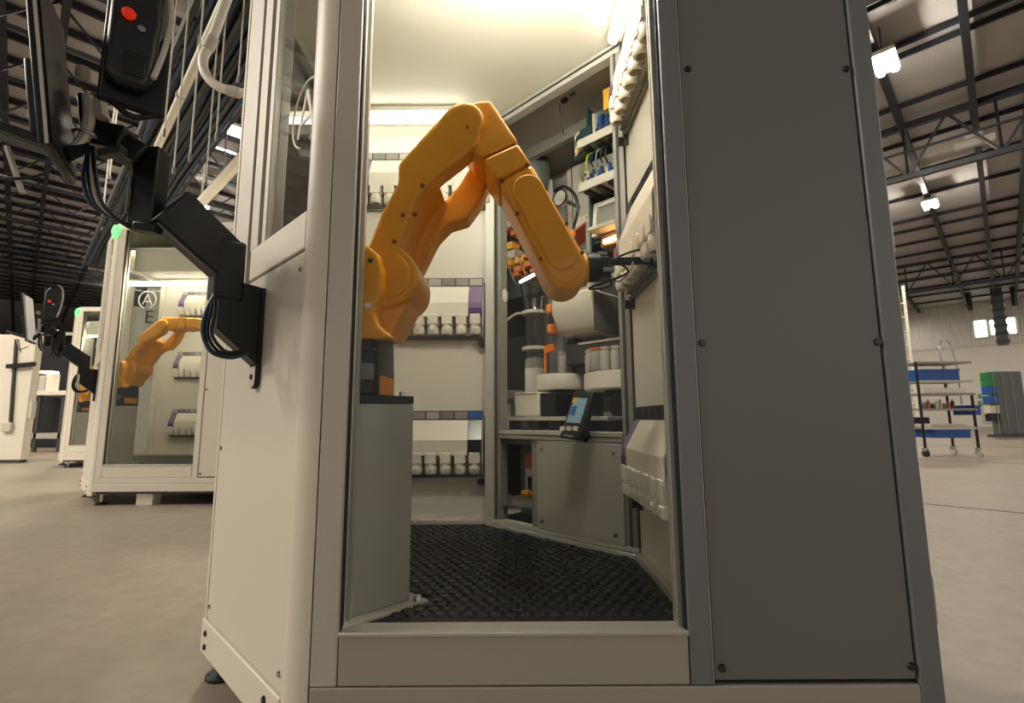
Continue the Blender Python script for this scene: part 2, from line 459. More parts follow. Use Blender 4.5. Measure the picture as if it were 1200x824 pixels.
def make_cell(T, label, main):
    c = thing('robot_cell', label, 'machine', (-.1, 1.0, 0), T, 'robot enclosures in a row')
    B = lambda b, name, m, **k: b.build(name, m, c, T, **k)
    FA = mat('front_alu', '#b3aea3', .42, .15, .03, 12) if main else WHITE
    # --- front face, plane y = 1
    B(MB().box(-.386, -.335, 1.0, 1.045, .199, ZTOP), 'front_post', mat('front_alu_lit', '#cdc7bb', .40, .12, .03, 12) if main else WHITE, bev=.003)  # light from the left is put into this paler post colour
    FB = mat('front_alu_shaded', '#7f8284', .42, .15, .03, 12) if main else WHITE  # shaded copy of the aluminium, darker for the right-hand posts
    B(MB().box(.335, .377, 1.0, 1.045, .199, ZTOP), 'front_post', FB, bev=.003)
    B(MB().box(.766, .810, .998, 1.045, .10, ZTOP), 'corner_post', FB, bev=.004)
    B(MB().box(.3770, .3792, 1.002, 1.01, .2, ZTOP), 'edge_strip', ALU)
    B(MB().box(-.333, .333, 1.0, 1.045, .200, .287), 'sill_rail', FA, bev=.003)
    B(MB().box(-.335, .335, .997, 1.05, .287, SILL), 'sill_cap', ALU, bev=.002)
    B(MB().box(-.386, .766, 1.0, 1.045, .160, .198), 'base_rail', FA, bev=.003)
    B(MB().box(-.386, .766, .998, 1.04, .100, .158), 'base_rail', FA, bev=.003)
    B(MB().box(-.384, .764, 1.004, 1.03, .158, .160), 'seam', SEAM)
    fp = B(MB().box(.381, .762, 1.004, 1.02, .206, ZTOP), 'front_panel', mat('front_panel', '#797a78', .42, .05, .03, 2) if main else WHITE, bev=.002)
    B(MB().box(.377, .766, 1.012, 1.02, .198, .206), 'panel_seam', SEAM)
    B(MB().box(.762, .766, 1.010, 1.02, .198, ZTOP), 'panel_seam', SEAM)
    for x, y in ((806, 81), (991, 81), (823, 402), (1028, 401), (846, 783), (1068, 781)):
        q = P(x, y, 1.004); screw(fp, q, (0, -1, 0), .0085, mat('dark_screw', '#4b4846', .3, .8), T)
    B(MB().box(-.335, -.3315, 1.008, 1.02, SILL, ZTOP), 'gasket', mat('gasket', '#2b3135', .5), bev=0)
    B(MB().box(.3305, .335, 1.008, 1.02, SILL, ZTOP), 'gasket', mat('gasket', '', 0))
    B(MB().box(-.3315, .3305, 1.012, 1.016, SILL, ZTOP), 'front_glass', CLEAR if main else glass('far_glass', (.90, .92, .90, 1), 1.45, boost=.6))
    B(profile(MB(), .322, .335, 1.022, 1.05, ZF + .01, ZTOP), 'inner_profile', ALU)
    B(MB().box(-.340, -.328, 1.046, 1.06, ZF, ZTOP), 'inner_profile', ALU)
    B(MB().box(.81, .822, 1.01, 1.04, .30, .39), 'hinge', LGREY, bev=.003)
    B(MB().box(.81, .822, 1.01, 1.04, 1.045, 1.125), 'hinge', LGREY, bev=.003)
    # --- rounded corner and chamfer side
    poly = []
    for k in range(9):
        a = math.radians(180 + 45 + 45 * k / 8); r = .085
        poly.append((-.388 + r * math.cos(a) - r * math.cos(math.radians(270)), 1.0 + r + r * math.sin(a)))
    poly = [(x + 0, y) for x, y in poly]
    last = poly[0]
    d = Vector((CH0.x - last[0], CH0.y - last[1], 0))
    poly = [(CH0.x, CH0.y)] + poly + [(-.388, 1.045), (-.43, 1.06)]
    B(MB().exy(poly, .07, ZTOP), 'corner_cover', WHITE, smooth=True)
    sp = B(MB(CHF).box(.004, CL - .012, .0, .02, .162, 1.070), 'side_panel', PANEL, bev=.002)
    B(MB(CHF).box(CL - .012, CL - .006, .006, .02, .158, 1.075), 'seam', SEAM)
    B(MB(CHF).box(CL - .006, CL + .012, .0, .03, .158, ZTOP), 'edge_strip', WHITE, bev=.002)
    B(MB(CHF).box(.002, CL - .01, .006, .02, 1.070, 1.076), 'seam', SEAM)
    B(MB(CHF).box(.002, CL - .18, -.002, .03, 1.076, 1.164), 'ledge_rail', WHITE, bev=.003)
    kp = B(MB(CHF).box(.0, CL + .012, -.006, .02, .072, .158), 'kick_panel', WHITE, bev=.004)
    for x in (.075, CL - .035):
        for z in (.13, .096): screw(kp, CHF @ Vector((x, -.006, z)), CN, .0085, DARK, T, 'bolt')
    for x, z in ((.02, .195), (CL - .03, .195), (CL - .03, .62), (.02, 1.03), (CL - .03, 1.03)): screw(sp, CHF @ Vector((x, 0, z)), CN, .007, STEEL, T)
    for x0, x1, y in ((CL - .265, CL - .235, .006), (CL - .225, CL - .165, .0), (CL - .155, CL - .085, -.004), (CL - .075, CL - .008, .002)):
        B(MB(CHF).box(x0, x1, y, .05, 1.076 if x0 > CL - .2 else 1.164, ZTOP), 'window_post', ALU if main else WHITE, bev=.002)
    B(MB(CHF).box(CL - .268, CL - .008, .025, .045, 1.08, ZTOP), 'post_core', ALUD)
    B(MB(CHF).box(.0, CL - .262, .016, .020, 1.164, ZTOP), 'side_window', SMOKE if main else TINT)
    # round emblem with an A on the side window
    lx, lz, lr = (.075, 1.44, .085)
    ring = []
    for k in range(41):
        a = math.radians(-70 + 320 * k / 40); ring.append((lx + lr * math.cos(a), .0135, lz + lr * math.sin(a)))
    lo = B(MB(CHF).tube(ring, .0025, 6, False), 'emblem', mat('frost_white', '#eeeade', .6))
    for p0, p1 in (((-.045, -.05), (0, .06)), ((0, .06), (.045, -.05)), ((-.028, -.018), (.03, -.018))):
        MB(CHF).bar((lx + p0[0], .0135, lz + p0[1]), (lx + p1[0], .0135, lz + p1[1]), .009, .003, up=(0, 1, 0)).build('emblem_stroke', MATS['frost_white'], lo, T)
    # rest of the shell: left side, rear, outer right, roof
    B(MB().prism([(CH1.x, CH1.y, .07), (-1.05, 2.03, .07), (-1.03, 2.03, .07), (CH1.x + .03, CH1.y + .01, .07)],
                 [(CH1.x, CH1.y, ZTOP), (-1.05, 2.03, ZTOP), (-1.03, 2.03, ZTOP), (CH1.x + .03, CH1.y + .01, ZTOP)]), 'outer_side', WHITE)
    B(MB().box(.79, .81, 1.045, 1.83, .07, ZTOP), 'outer_side', WHITE)
    B(MB().exy([(-.386, 1.0), (.81, 1.0), (.81, 1.85), (.06, 2.6), (-.3, 2.2), (-1.05, 2.03), (CH1.x, CH1.y), (CH0.x, CH0.y)], ZTOP, ZTOP + .06), 'roof', WHITE, bev=.004)
    B(MB().exy([(-.386, 1.02), (.80, 1.02), (.80, 1.85), (.06, 2.58), (-.3, 2.2), (-1.04, 2.02), (CH1.x + .01, CH1.y + .01), (CH0.x + .01, CH0.y + .01)], ZF - .06, ZF - .002), 'inner_floor', WHITE)
    for x, y in ((-.36, 1.06), (.75, 1.06), (-.80, 1.46), (-1.0, 1.95), (.75, 1.75), (.0, 2.4)):
        f = B(MB().cyl((x, y, .012), (x, y, .08), .012, n=10), 'foot', STEEL)
        MB().lathe((x, y, 0), [(.045, .0), (.045, .008), (.02, .02)], 16).build('foot_pad', DARK, f, T)
    B(MB().box(-.08, .04, 1.03, 1.12, 0.0, .08), 'base_block', WHITE)
    B(MB().exy([(-.386, 1.03), (.78, 1.03), (.78, 1.85), (.06, 2.56), (-.3, 2.2), (-1.03, 2.0), (CH1.x + .02, CH1.y + .01), (CH0.x + .01, CH0.y + .02)], .08, .10), 'base_plate', GREYD)
    # --- inner lining
    B(MB().exy([(-.33, 1.052), (.375, 1.052), (.375, 1.50), (-.07, 1.95), (-.07, 2.0), (-.72, 2.0), (-.72, 1.32), (-.45, 1.07)], ZC, ZC + .02), 'ceiling_panel', mat('cell_ceiling', '#e8e3d2', .5, var=.02))
    B(MB().exy([(-.80, 1.42), (-.74, 1.36), (-.74, 2.0), (-1.02, 2.0)], ZC + .03, ZC + .05), 'ceiling_panel', GREYP)
    B(MB().box(-.735, -.705, 1.33, 2.0, ZC - .03, ZC + .03), 'ceiling_beam', ALU, bev=.002)
    B(MB().box(-.765, -.737, 1.36, 2.0, ZC - .015, ZC + .03), 'ceiling_beam', GREYD)
    B(MB().box(-.70, -.07, 2.0, 2.015, ZF, ZTOP), 'back_panel', PANEL)
    B(MB().box(-.745, -.70, 1.985, 2.03, ZF, ZTOP), 'rear_window_post', ALU if main else WHITE, bev=.003)
    B(MB().box(-1.03, -.745, 1.99, 2.03, ZC - .04, ZTOP), 'rear_window_rail', ALU if main else WHITE, bev=.003)
    B(MB().box(-1.03, -.745, 1.99, 2.03, ZF - .03, ZF + .05), 'rear_window_rail', ALU if main else WHITE, bev=.003)
    rw = B(MB().box(-1.03, -.745, 2.005, 2.009, ZF + .05, ZC - .04), 'rear_window', SMOKE if main else TINT)
    if not main:
        e = [(-.88 + .085 * math.cos(math.radians(a)), 2.003, 1.80 + .085 * math.sin(math.radians(a))) for a in range(-70, 251, 8)]
        l2 = B(MB().tube(e, .006, 6, False), 'emblem', mat('frost_white', '#eeeade', .6))
        for p0, p1 in (((-.045, -.05), (0, .06)), ((0, .06), (.045, -.05)), ((-.028, -.018), (.03, -.018))):
            MB().bar((-.88 + p0[0], 2.003, 1.80 + p0[1]), (-.88 + p1[0], 2.003, 1.80 + p1[1]), .010, .003, up=(0, 1, 0)).build('emblem_stroke', MATS['frost_white'], l2, T)
    if main:
        g0, g1 = P(327, 257, 1.93), P(327, 238, 1.93)
        B(MB().cyl(g0, g1, .013, n=14), 'status_lamp', mat('status_green_tube', '#50e060', .4, emit=5, ecol='#50f060'), smooth=True)
        B(MB().bar((g0.x, g0.y, g0.z), (g0.x, g0.y, g0.z - .12), .012), 'lamp_stem', GREYD)
    else:
        B(MB().lathe((-.42, 1.02, ZTOP - .01), [(.03, -.05), (.042, 0), (.03, .045), (.005, .055)], 14), 'status_lamp', GREENL, smooth=True)
    B(profile(MB(), -.108, -.070, 1.955, 1.998, ZF, ZC), 'inner_profile', ALU)
    B(MB().box(-1.0, -.11, 1.98, 2.0, ZF, ZF + .022), 'floor_rail', ALU, bev=.002)
    B(MB().box(.375, .390, 1.05, 1.50, ZF, ZTOP), 'inner_panel', PANEL)
    B(MB().box(.357, .375, 1.06, 1.495, ZF, ZF + .025), 'floor_rail', ALU, bev=.002)
    # LED tubes, the last one added unseen as interior fill
    t1 = B(MB().box(-1.0, -.17, 1.855, 1.905, ZC - .022, ZC - .002), 'lamp_holder', WHITE)
    MB().cyl((-.99, 1.88, ZC - .048), (-.18, 1.88, ZC - .048), .013, n=14).build('led_tube', TUBEB, t1, T, smooth=True)
    t2 = B(MB().box(.322, .372, 1.08, 1.49, ZC - .022, ZC - .002), 'lamp_holder', WHITE)
    MB().cyl((.336, 1.09, ZC - .048), (.336, 1.455, ZC - .048), .014, n=14).build('led_tube', TUBER, t2, T, smooth=True)
    t_fill = B(MB().box(-.29, .29, 1.055, 1.067, ZC - .17, ZC), 'lamp_holder', WHITE)
    MB().cyl((-.27, 1.085, ZC - .15), (.27, 1.085, ZC - .15), .013, n=14).build('led_tube', TUBE_FILL, t_fill, T, smooth=True)  # added above the view to light the lower interior from the front
    # --- angled wall
    L = (Vector((.375, 1.505, 0)) - AO).length
    B(MB(AF).box(.0, .038, -.005, .035, ZF, ZC), 'inner_profile', ALUD, bev=.002)
    B(MB(AF).box(.012, .020, -.009, -.004, ZF, ZC), 'profile_slot', GREYD)
    B(MB(AF).box(L - .045, L - .005, -.005, .035, ZF, ZC), 'inner_profile', ALUD, bev=.002)
    B(MB(AF).box(L - .03, L - .022, -.009, -.004, ZF, ZC), 'profile_slot', GREYD)
    B(MB(AF).box(.0, L - .005, -.01, .03, ZC - .045, ZC - .005), 'ceiling_beam', ALU, bev=.003)
    B(MB(AF).box(.0, L - .005, -.014, -.01, ZC - .028, ZC - .022), 'profile_slot', GREYD)
    B(MB(AF).box(.038, L - .045, -.012, .03, .622, .655), 'shelf_rail', ALU, bev=.003)
    B(MB(AF).box(.038, L - .045, -.014, -.012, .636, .640), 'profile_slot', GREYD)
    B(MB(AF).box(.0, L, -.018, .03, ZF - .002, ZF + .018), 'floor_rail', ALU, bev=.002)
    B(MB(AF).box(.0, L, -.010, .03, ZF + .020, ZF + .034), 'floor_rail', LGREY, bev=.002)
    B(MB(AF).box(.200, .232, -.004, .03, .318, .622), 'inner_profile', ALUD, bev=.002)
    lp = B(MB(AF).box(.232, L - .045, -.012, .0, .318, .620), 'lower_panel', GREYP, bev=.002)
    for u, z in ((.255, .59), (L - .075, .59), (.255, .345), (L - .075, .345)): screw(lp, AF @ Vector((u, -.012, z)), -AN, .007, STEEL, T)
    # annex behind it
    B(MB(AF).box(-.38, .74, .56, .58, ZF, ZTOP), 'annex_panel', GREYP)
    B(MB(AF).box(.71, .73, .05, .56, ZF, ZTOP), 'annex_panel', GREYP)
    B(MB(AF).box(-.38, -.36, .12, .56, ZF, ZTOP), 'annex_panel', GREYD)
    B(MB(AF).box(-.36, .71, .03, .56, ZC + .0, ZC + .02), 'annex_ceiling', GREYP)
    B(MB(AF).box(-.36, .71, .27, .30, ZC - .055, ZC), 'ceiling_beam', ALUD, bev=.002)
    B(MB(AF).box(-.36, .71, .03, .50, .600, .622), 'annex_shelf', GREY)
    DD = mat('cavity_shade', '#101318', .6)  # shade inside the lower compartment painted as near-black lining plates
    B(MB(AF).box(-.10, .231, .25, .27, ZF, .60), 'shade_lining', DD)
    B(MB(AF).box(-.10, .231, .035, .25, ZF, ZF + .012), 'shade_lining', DD)
    B(MB(AF).box(.20, .231, .035, .25, ZF + .012, .60), 'shade_lining', DD)
    return c


def make_pedestal(T, label):
    Rr = Vector((-.231, 1.159, 0)); a = Vector((1, 1, 0)) / R2; v = Vector((-1, 1, 0)) / R2
    q = [Rr, Rr - a * .185, Rr - a * .185 + v * .30, Rr + v * .30]
    cc = (q[0] + q[2]) / 2
    o = thing('robot_pedestal', label, 'pedestal', (cc.x, cc.y, ZF), T, 'robot pedestals')
    MB().exy([(p.x, p.y) for p in q], ZF + .014, .733).build('column', mat('pedestal_grey', '#aeaaa0', .4, var=.03), o, T, bev=.003)
    e = [cc + (p - cc) * 1.0 + d for p, d in zip(q, (a * .03 - v * .03, -v * .03 - a * .0, v * .03, a * .03 + v * .03))]
    MB().exy([(p.x, p.y) for p in e], ZF, ZF + .014).build('foot_plate', LGREY, o, T, bev=.002)
    for f in (.012,):
        pp = e[0] - a * .018 + v * .018
        MB().cyl((pp.x, pp.y, ZF + .014), (pp.x, pp.y, ZF + .024), .011, .009, 6).build('bolt', STEEL, o, T)
    return o


def rotY(p, ang):          # rotation about an axis parallel to y through p
    p = Vector(p); return Matrix.Translation(p) @ Matrix.Rotation(ang, 4, 'Y') @ Matrix.Translation(-p)


def pxz(pts, Y): return [(P(x, y, Y).x, P(x, y, Y).z) for x, y in pts]


def make_robot(T, label, q2=0, q3=0, main=True):
    bx, by = -.404, 1.165
    o = thing('industrial_robot', label, 'robot', (bx, by, .735), T, 'yellow robot arms')
    B = lambda b, name, m, **k: b.build(name, m, o, T, **k)
    vox = .0045 if main else .009
    Rr = Vector((-.231, 1.159, 0)); a = Vector((1, 1, 0)) / R2; v = Vector((-1, 1, 0)) / R2
    q = [Rr, Rr - a * .185, Rr - a * .185 + v * .30, Rr + v * .30]
    fl_ = B(MB().exy([(p.x, p.y) for p in q], .734, .752), 'mounting_plate', BLACK, bev=.002)
    for f in (.02, .09, .165):
        pp = Rr - a * f + v * .02
        MB().cyl((pp.x, pp.y, .752), (pp.x, pp.y, .762), .007, .007, 6).build('bolt', STEEL, fl_, T)
    # base
    h = .107; r = .035; poly = []
    for cx, cy, a0 in ((h - r, -h + r, 270), (h - r, h - r, 0), (-h + r, h - r, 90), (-h + r, -h + r, 180)):
        for k in range(6):
            an = math.radians(a0 + 90 * k / 5); poly.append((bx + cx + r * math.cos(an), by + cy + r * math.sin(an)))
    cl = lambda x, y: (x, y) if x + y > .655 else (x + (.655 - x - y) / 2, y + (.655 - x - y) / 2)
    poly = [cl(x, y) for x, y in poly]
    sh = [(bx + (x - bx) * .95, by + (y - by) * .95) for x, y in poly]
    B(MB().prism([(x, y, .752) for x, y in poly], [(x, y, .905) for x, y in sh]), 'base', BLACK, bev=.004)
    pz = lambda y: P(430, y, 1.057).z
    B(MB().box(-.42, P(437, 440, 1.057).x, 1.052, 1.066, pz(445), pz(426)), 'connector_plate', GREY, bev=.002)
    s0, s1 = by - .085, by + .065
    B(MB().box(-.300, -.2955, s0 + .02, s1, pz(461), pz(438)), 'warning_label', ORANGE)
    B(MB().box(-.42, P(437, 440, 1.057).x + .004, 1.0545, 1.062, pz(410), pz(408)), 'base_ridge', GREYD)
    # turret
    b = MB()
    b.lathe((bx, by, 0), [(.105, .905), (.108, .925), (.104, .96), (.10, 1.02), (.08, 1.04)], 28)
    lobe = [(395, 398), (395, 300), (403, 290), (418, 286), (432, 288), (443, 298), (448, 318), (447, 342), (438, 366), (444, 382), (462, 396)]
    b.exz(pxz(lobe, 1.055), 1.055, 1.11)
    cJ2 = P(455, 326, 1.11); b.cyl((cJ2.x, 1.09, cJ2.z), (cJ2.x, 1.28, cJ2.z), .072, n=32)
    b.exz(pxz([(400, 395), (405, 330), (450, 318), (487, 322), (489, 342), (478, 366), (462, 396)], 1.15), 1.11, 1.26)
    B(b, 'turret', YEL, remesh=vox)
    for x, y in ((434, 305), (420, 358)):
        qq = P(x, y, 1.054); screw(o, qq, (0, -1, 0), .006, GREYD, T, 'bolt')
    qq = P(434, 360, 1.07); MB().cyl((qq.x, 1.05, qq.z), (qq.x, 1.06, qq.z), .007, n=12).build('plug', CREAM, o, T)
    J2 = Vector((cJ2.x, 1.17, cJ2.z)); J3p = P(556, 150, 1.12); J3 = Vector((J3p.x, 1.17, J3p.z))
    X2 = rotY(J2, q2); X3 = X2 @ rotY(J3, q3)
    # upper arm: solid lower half, forked upper half
    yf, yb = 1.085, 1.265
    low = [(427, 298), (446, 250), (466, 213), (466, 196), (480, 178), (512, 205), (496, 220), (488, 234), (472, 275), (462, 312), (446, 326), (430, 318)]
    prong = [(466, 200), (466, 192), (519, 133), (531, 123), (546, 119), (558, 126), (563, 148), (560, 168), (545, 182), (515, 205), (496, 222), (480, 225)]
    b = MB(X2)
    b.exz(pxz(low, yf), yf, yb)
    b.exz(pxz(prong, yf), yf, yf + .058)
    b.exz(pxz([(470, 318), (500, 270), (520, 246), (539, 224), (554, 200), (563, 186), (572, 188), (578, 203), (566, 238), (549, 262), (528, 268), (513, 284), (492, 326)], 1.27), 1.235, 1.305)
    b.cyl((J2.x, yf, J2.z), (J2.x, yb, J2.z), .058, n=32)
    b.cyl((J3.x - .02, yf - .004, J3.z), (J3.x - .02, yf + .06, J3.z), .045, n=28)
    B(b, 'upper_arm', YEL, remesh=vox, soft=9)
    for x, y in ((495, 217), (472, 252), (486, 251), (462, 283), (548, 150)):
        qq = X2 @ P(x, y, yf - .001); screw(o, qq, (0, -1, 0), .0055, YELD, T, 'bolt')
    # elbow housing
    ye, yz = 1.10, 1.255
    b = MB(X3)
    b.exz(pxz([(536, 128), (552, 119), (575, 117), (607, 165), (566, 184), (552, 178), (540, 155)], ye), ye, yz)
    B(b, 'elbow_housing', YEL, remesh=vox)
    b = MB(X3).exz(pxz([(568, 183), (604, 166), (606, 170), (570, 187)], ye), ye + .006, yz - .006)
    B(b, 'elbow_seam_shadow', YELD)  # shadow in the gap painted as a dark strip
    b = MB(X3).exz(pxz([(566, 186), (607, 167), (622, 190), (584, 211)], ye - .006), ye - .006, yz)
    B(b, 'collar', YEL, bev=.008, seg=3)
    # forearm
    cx, cy, rr = 664, 313, 26
    arc = []
    for k in range(15):
        an = math.radians(-28 + 182 * k / 14); arc.append((cx + rr * math.cos(an), cy + rr * math.sin(an)))
    fore = [(585, 211), (623, 190)] + arc
    yo, yi = ye - .004, 1.235
    b = MB(X3).exz(pxz(fore, yo), yo, yi)
    B(b, 'forearm', YEL, bev=.014, seg=4)
    # raised oval cover on the forearm
    def oval(x0, y0, x1, y1, r):
        d = math.atan2(y1 - y0, x1 - x0); out = []
        for k in range(13): out.append((x0 + r * math.cos(d + math.pi / 2 + math.pi * k / 12), y0 + r * math.sin(d + math.pi / 2 + math.pi * k / 12)))
        for k in range(13): out.append((x1 + r * math.cos(d - math.pi / 2 + math.pi * k / 12), y1 + r * math.sin(d - math.pi / 2 + math.pi * k / 12)))
        return out
    MB(X3).exz(pxz(oval(642, 272, 663, 310, 21.5), yo), yo - .004, yo + .01).build('wrist_step', YEL, o, T, bev=.003, seg=2)
    MB(X3).exz(pxz(oval(619, 224, 659, 299, 18), yo), yo - .009, yo + .01).build('forearm_cover', YEL, o, T, bev=.003, seg=2)
    for x, y in ((588, 211), (618, 193), (606, 250), (634, 303), (640, 220), (682, 296), (664, 262)):
        qq = X3 @ P(x, y, yo - .0005); screw(o, qq, (0, -1, 0), .005, YELD, T, 'bolt')
    # wrist, flange and tool
    fz = lambda x, y: P(x, y, 1.165)
    w0, w1 = fz(664, 317), fz(688, 317)
    MB(X3).cyl((w0.x, 1.165, w1.z), (w1.x, 1.165, w1.z), .044, .040, n=28).build('wrist', YEL, o, T, bev=.006)
    f0, f1 = fz(687, 314), fz(702, 314)
    MB(X3).cyl((f0.x, 1.165, f0.z), (f1.x, 1.165, f0.z), .036, n=24).build('tool_flange', BLACK, o, T, bev=.003)
    if main:
        g = MB().box(f1.x, f1.x + .025, 1.14, 1.19, f0.z - .03, f0.z + .022).build('gripper_body', BLACK, o, T, bev=.003)
        MB().cyl((f1.x - .004, 1.15, f0.z + .03), (f1.x + .018, 1.15, f0.z + .03), .006, n=10).build('gripper_bolt', STEEL, g, T)
        MB().cyl((f1.x + .004, 1.135, f0.z - .014), (f1.x + .03, 1.135, f0.z - .014), .006, n=10).build('gripper_bolt', STEEL, g, T)
        e0, e1 = P(708, 307, 1.165), P(772, 305.5, 1.165)
        MB().bar((e0.x - .012, 1.165, e0.z), (e1.x - .02, 1.165, e1.z), .017, .017).build('gripper_rod', BLACK, o, T, bev=.002)
        j = MB().box(e1.x - .025, e1.x - .005, 1.15, 1.18, e1.z - .016, e1.z + .02).build('gripper_jaw', BLACK, o, T, bev=.003)
        for dz in (.018, -.014):
            MB().bar((e1.x - .012, 1.165, e1.z + dz), (e1.x + .004, 1.165, e1.z + dz * 1.4), .008, .008).build('jaw_tip', DARK, j, T)
        MB().tube([P(706, 312, 1.16), P(716, 334, 1.15), P(690, 338, 1.14), P(735, 320, 1.13), P(722, 305, 1.12), P(732, 298, 1.13), P(750, 293, 1.15), P(770, 295, 1.165)], .0026).build('tool_cable', BLACK, o, T, smooth=True)
        MB().tube([P(712, 318, 1.15), P(724, 330, 1.14), P(738, 318, 1.14), P(742, 307, 1.15)], .0022).build('tool_cable', GREY, o, T, smooth=True)
    else:
        MB(X3).cyl((f1.x, 1.165, f0.z), (f1.x + .03, 1.165, f0.z), .034, n=20).build('gripper_body', CREAM, o, T, bev=.003)
        MB(X3).cyl((f1.x + .03, 1.165, f0.z), (f1.x + .06, 1.165, f0.z), .034, .022, n=20).build('gripper_tip', mat('dark_red_plastic', '#a03020', .45), o, T, bev=.003)
    return o


def make_rack(M, n, label, T=None, purple=0, strip='cells', hood=CREAM, z=.255, main=True, group='dispenser racks', dark_end=False, blue=False):
    """local: x along the wall, y out of it, z up; n chutes at .057 pitch"""
    pt = .057; W = n * pt; TT = (T or I4)
    M2 = TT @ M
    o = thing('dispenser_rack', label, 'rack', M2 @ Vector((W / 2, .0, 0)), None, group)
    B = lambda b, name, m, **k: b.build(name, m, o, T, **k)
    D = .058
    B(MB(M).box(0, W, .0005, .004, 0, z), 'back_plate', LGREY)
    # dark slotted strip at the top
    B(MB(M).box(0, W, .004, .010, z - .036, z), 'top_strip', GREYD)
    for i in range(n):
        m = BLUE if (blue and i == n - 1) else (GREY if strip == 'cells' else DARK)
        B(MB(M).box(i * pt + .003, (i + 1) * pt - .003, .010, .0125, z - .032, z - .004), 'strip_cell', [mat('cell_grey_a', '#8b877f', .4), mat('cell_grey_b', '#a9a49a', .4), m][(i * 7 + n) % 3] if strip == 'cells' and not (blue and i == n - 1) else m)
    # folded hood
    zt, zm, zb = z - .038, .140, .082
    prof = [(.004, zt), (.016, zt), (D, zm), (D, zb), (D - .004, zb), (D - .004, zm - .002), (.012, zt - .004), (.004, zt - .004)]
    skip = {0: None, 1: n - 1, -1: 0}[purple]
    x0, x1 = (0 if purple != -1 else pt), (W if purple != 1 else W - pt)
    B(MB(M).eyz([(y, zz) for y, zz in prof], x0, x1), 'hood', hood)
    if purple:
        px0, px1 = (W - pt + .002, W - .002) if purple == 1 else (.002, pt - .002)
        if dark_end:
            B(MB(M).eyz(prof, px0, px1), 'end_cover', mat('smoke_cover', '#5d5c58', .2))
            B(MB(M).box(px0, px1, D, D + .002, zb, zb + .06), 'end_cover_band', DARK)
        else:
            B(MB(M).eyz(prof, px0, px1), 'end_cover', PURP)
            B(MB(M).box(px0, px1, D, D + .002, zb, zb + .035), 'end_cover_band', PURPD)
    # chutes
    for i in range(n):
        cx = (i + .5) * pt
        ch = B(MB(M).prism([(cx - .026, .012, zb + .018), (cx + .026, .012, zb + .018), (cx + .026, .010, .050), (cx - .026, .010, .050)],
                           [(cx - .020, D + .006, zb + .010), (cx + .020, D + .006, zb + .010), (cx + .022, D + .004, .050), (cx - .022, D + .004, .050)]), 'chute', CREAM, bev=.003 if main else 0)
        c0, r0 = (cx, D - .018), .021
        nz = []
        ns = 14 if main else 8
        rings = [(r0, .055), (r0, .038), (r0 + .003, .036), (r0 + .003, .016), (r0 - .002, .010), (r0 - .006, .010), (r0 - .007, .035)]
        MB(M).lathe((c0[0], c0[1], 0), rings, ns).build('nozzle', CREAM, ch, T, smooth=True)
        if main:
            MB(M).box(cx - .006, cx + .006, D + .004, D + .0075, .022, .030).build('nozzle_mark', LGREY, ch, T)
    B(MB(M).box(-.002, W + .002, .004, .012, -.006, .008), 'tray_rail', GREY)
    B(MB(M).box(0, W, .006, D - .03, .004, .008), 'tray', GREY)
    for x in ((-.004, 0), (W, W + .004)):
        B(MB(M).eyz([(0, 0), (.02, 0), (D - .02, .05), (D - .02, .10), (.01, z - .03), (0, z - .03)], x[0], x[1]), 'end_plate', LGREY)
    if main:
        e = W + .008 if purple == 1 else -.008
        B(MB(M).box(e - .003, e + .003, .0, .014, -.04, z - .02), 'side_bar', GREYD)
        B(MB(M).cyl((e - .012, .012, -.022), (e - .012, .03, -.022), .014, n=14), 'latch_knob', DARK, smooth=True)
    return o


def make_mat(T, label, main=True):
    o = thing('rubber_mat', label, 'mat', (0, 1.4, ZF), T, 'rubber floor mats')
    poly = [(-.30, 1.055), (.352, 1.055), (.352, 1.49), (-.07, 1.915), (-.11, 1.975), (-.95, 1.975), (-.80, 1.50), (-.52, 1.42), (-.185, 1.20)]
    MB().exy(poly, ZF - .001, ZF + .008).build('sheet', RUBBER, o, T)
    if not main: return o
    bb = bmesh.new(); pitch = .0300
    vs, fs = [], []

    def inside(x, y):
        c = False; n = len(poly)
        for i in range(n):
            (x0, y0), (x1, y1) = poly[i], poly[i - 1]
            if (y0 > y) != (y1 > y) and x < (x1 - x0) * (y - y0) / (y1 - y0) + x0: c = not c
        return c
    row = 0; y = 1.062
    while y < 1.97:
        x = -.5 + (pitch / 2 if row % 2 else 0)
        while x < .35:
            if inside(x - .012, y) and inside(x + .012, y) and inside(x, y + .008) and inside(x, y - .008):
                b0 = len(vs)
                for rr, h in ((.0122, .0075), (.0105, .0120), (.0070, .0124)):
                    for k in range(6):
                        a = math.pi / 3 * k + math.pi / 6; vs.append(T @ Vector((x + rr * math.cos(a), y + rr * math.sin(a), ZF + h)))
                for l in range(2):
                    for k in range(6): fs.append((b0 + l * 6 + k, b0 + l * 6 + (k + 1) % 6, b0 + l * 6 + 6 + (k + 1) % 6, b0 + l * 6 + 6 + k))
                fs.append(tuple(b0 + 12 + k for k in range(6)))
            x += pitch
        y += pitch * .866; row += 1
    m = MB(); m.v = vs; m.f = fs
    m.build('studs', mat('stud_rubber', '#151b24', .27, var=.25, scale=40), o, kind='stuff')
    bb.free()
    return o


make_cell(I4, 'open-fronted enclosure of grey aluminium posts in the foreground holding the large robot', True)
make_pedestal(I4, 'grey steel column carrying the large yellow robot beside the front post')
make_mat(I4, 'black studded rubber mat on the floor of the near enclosure')
make_robot(I4, 'large yellow articulated robot arm reaching right inside the near enclosure')
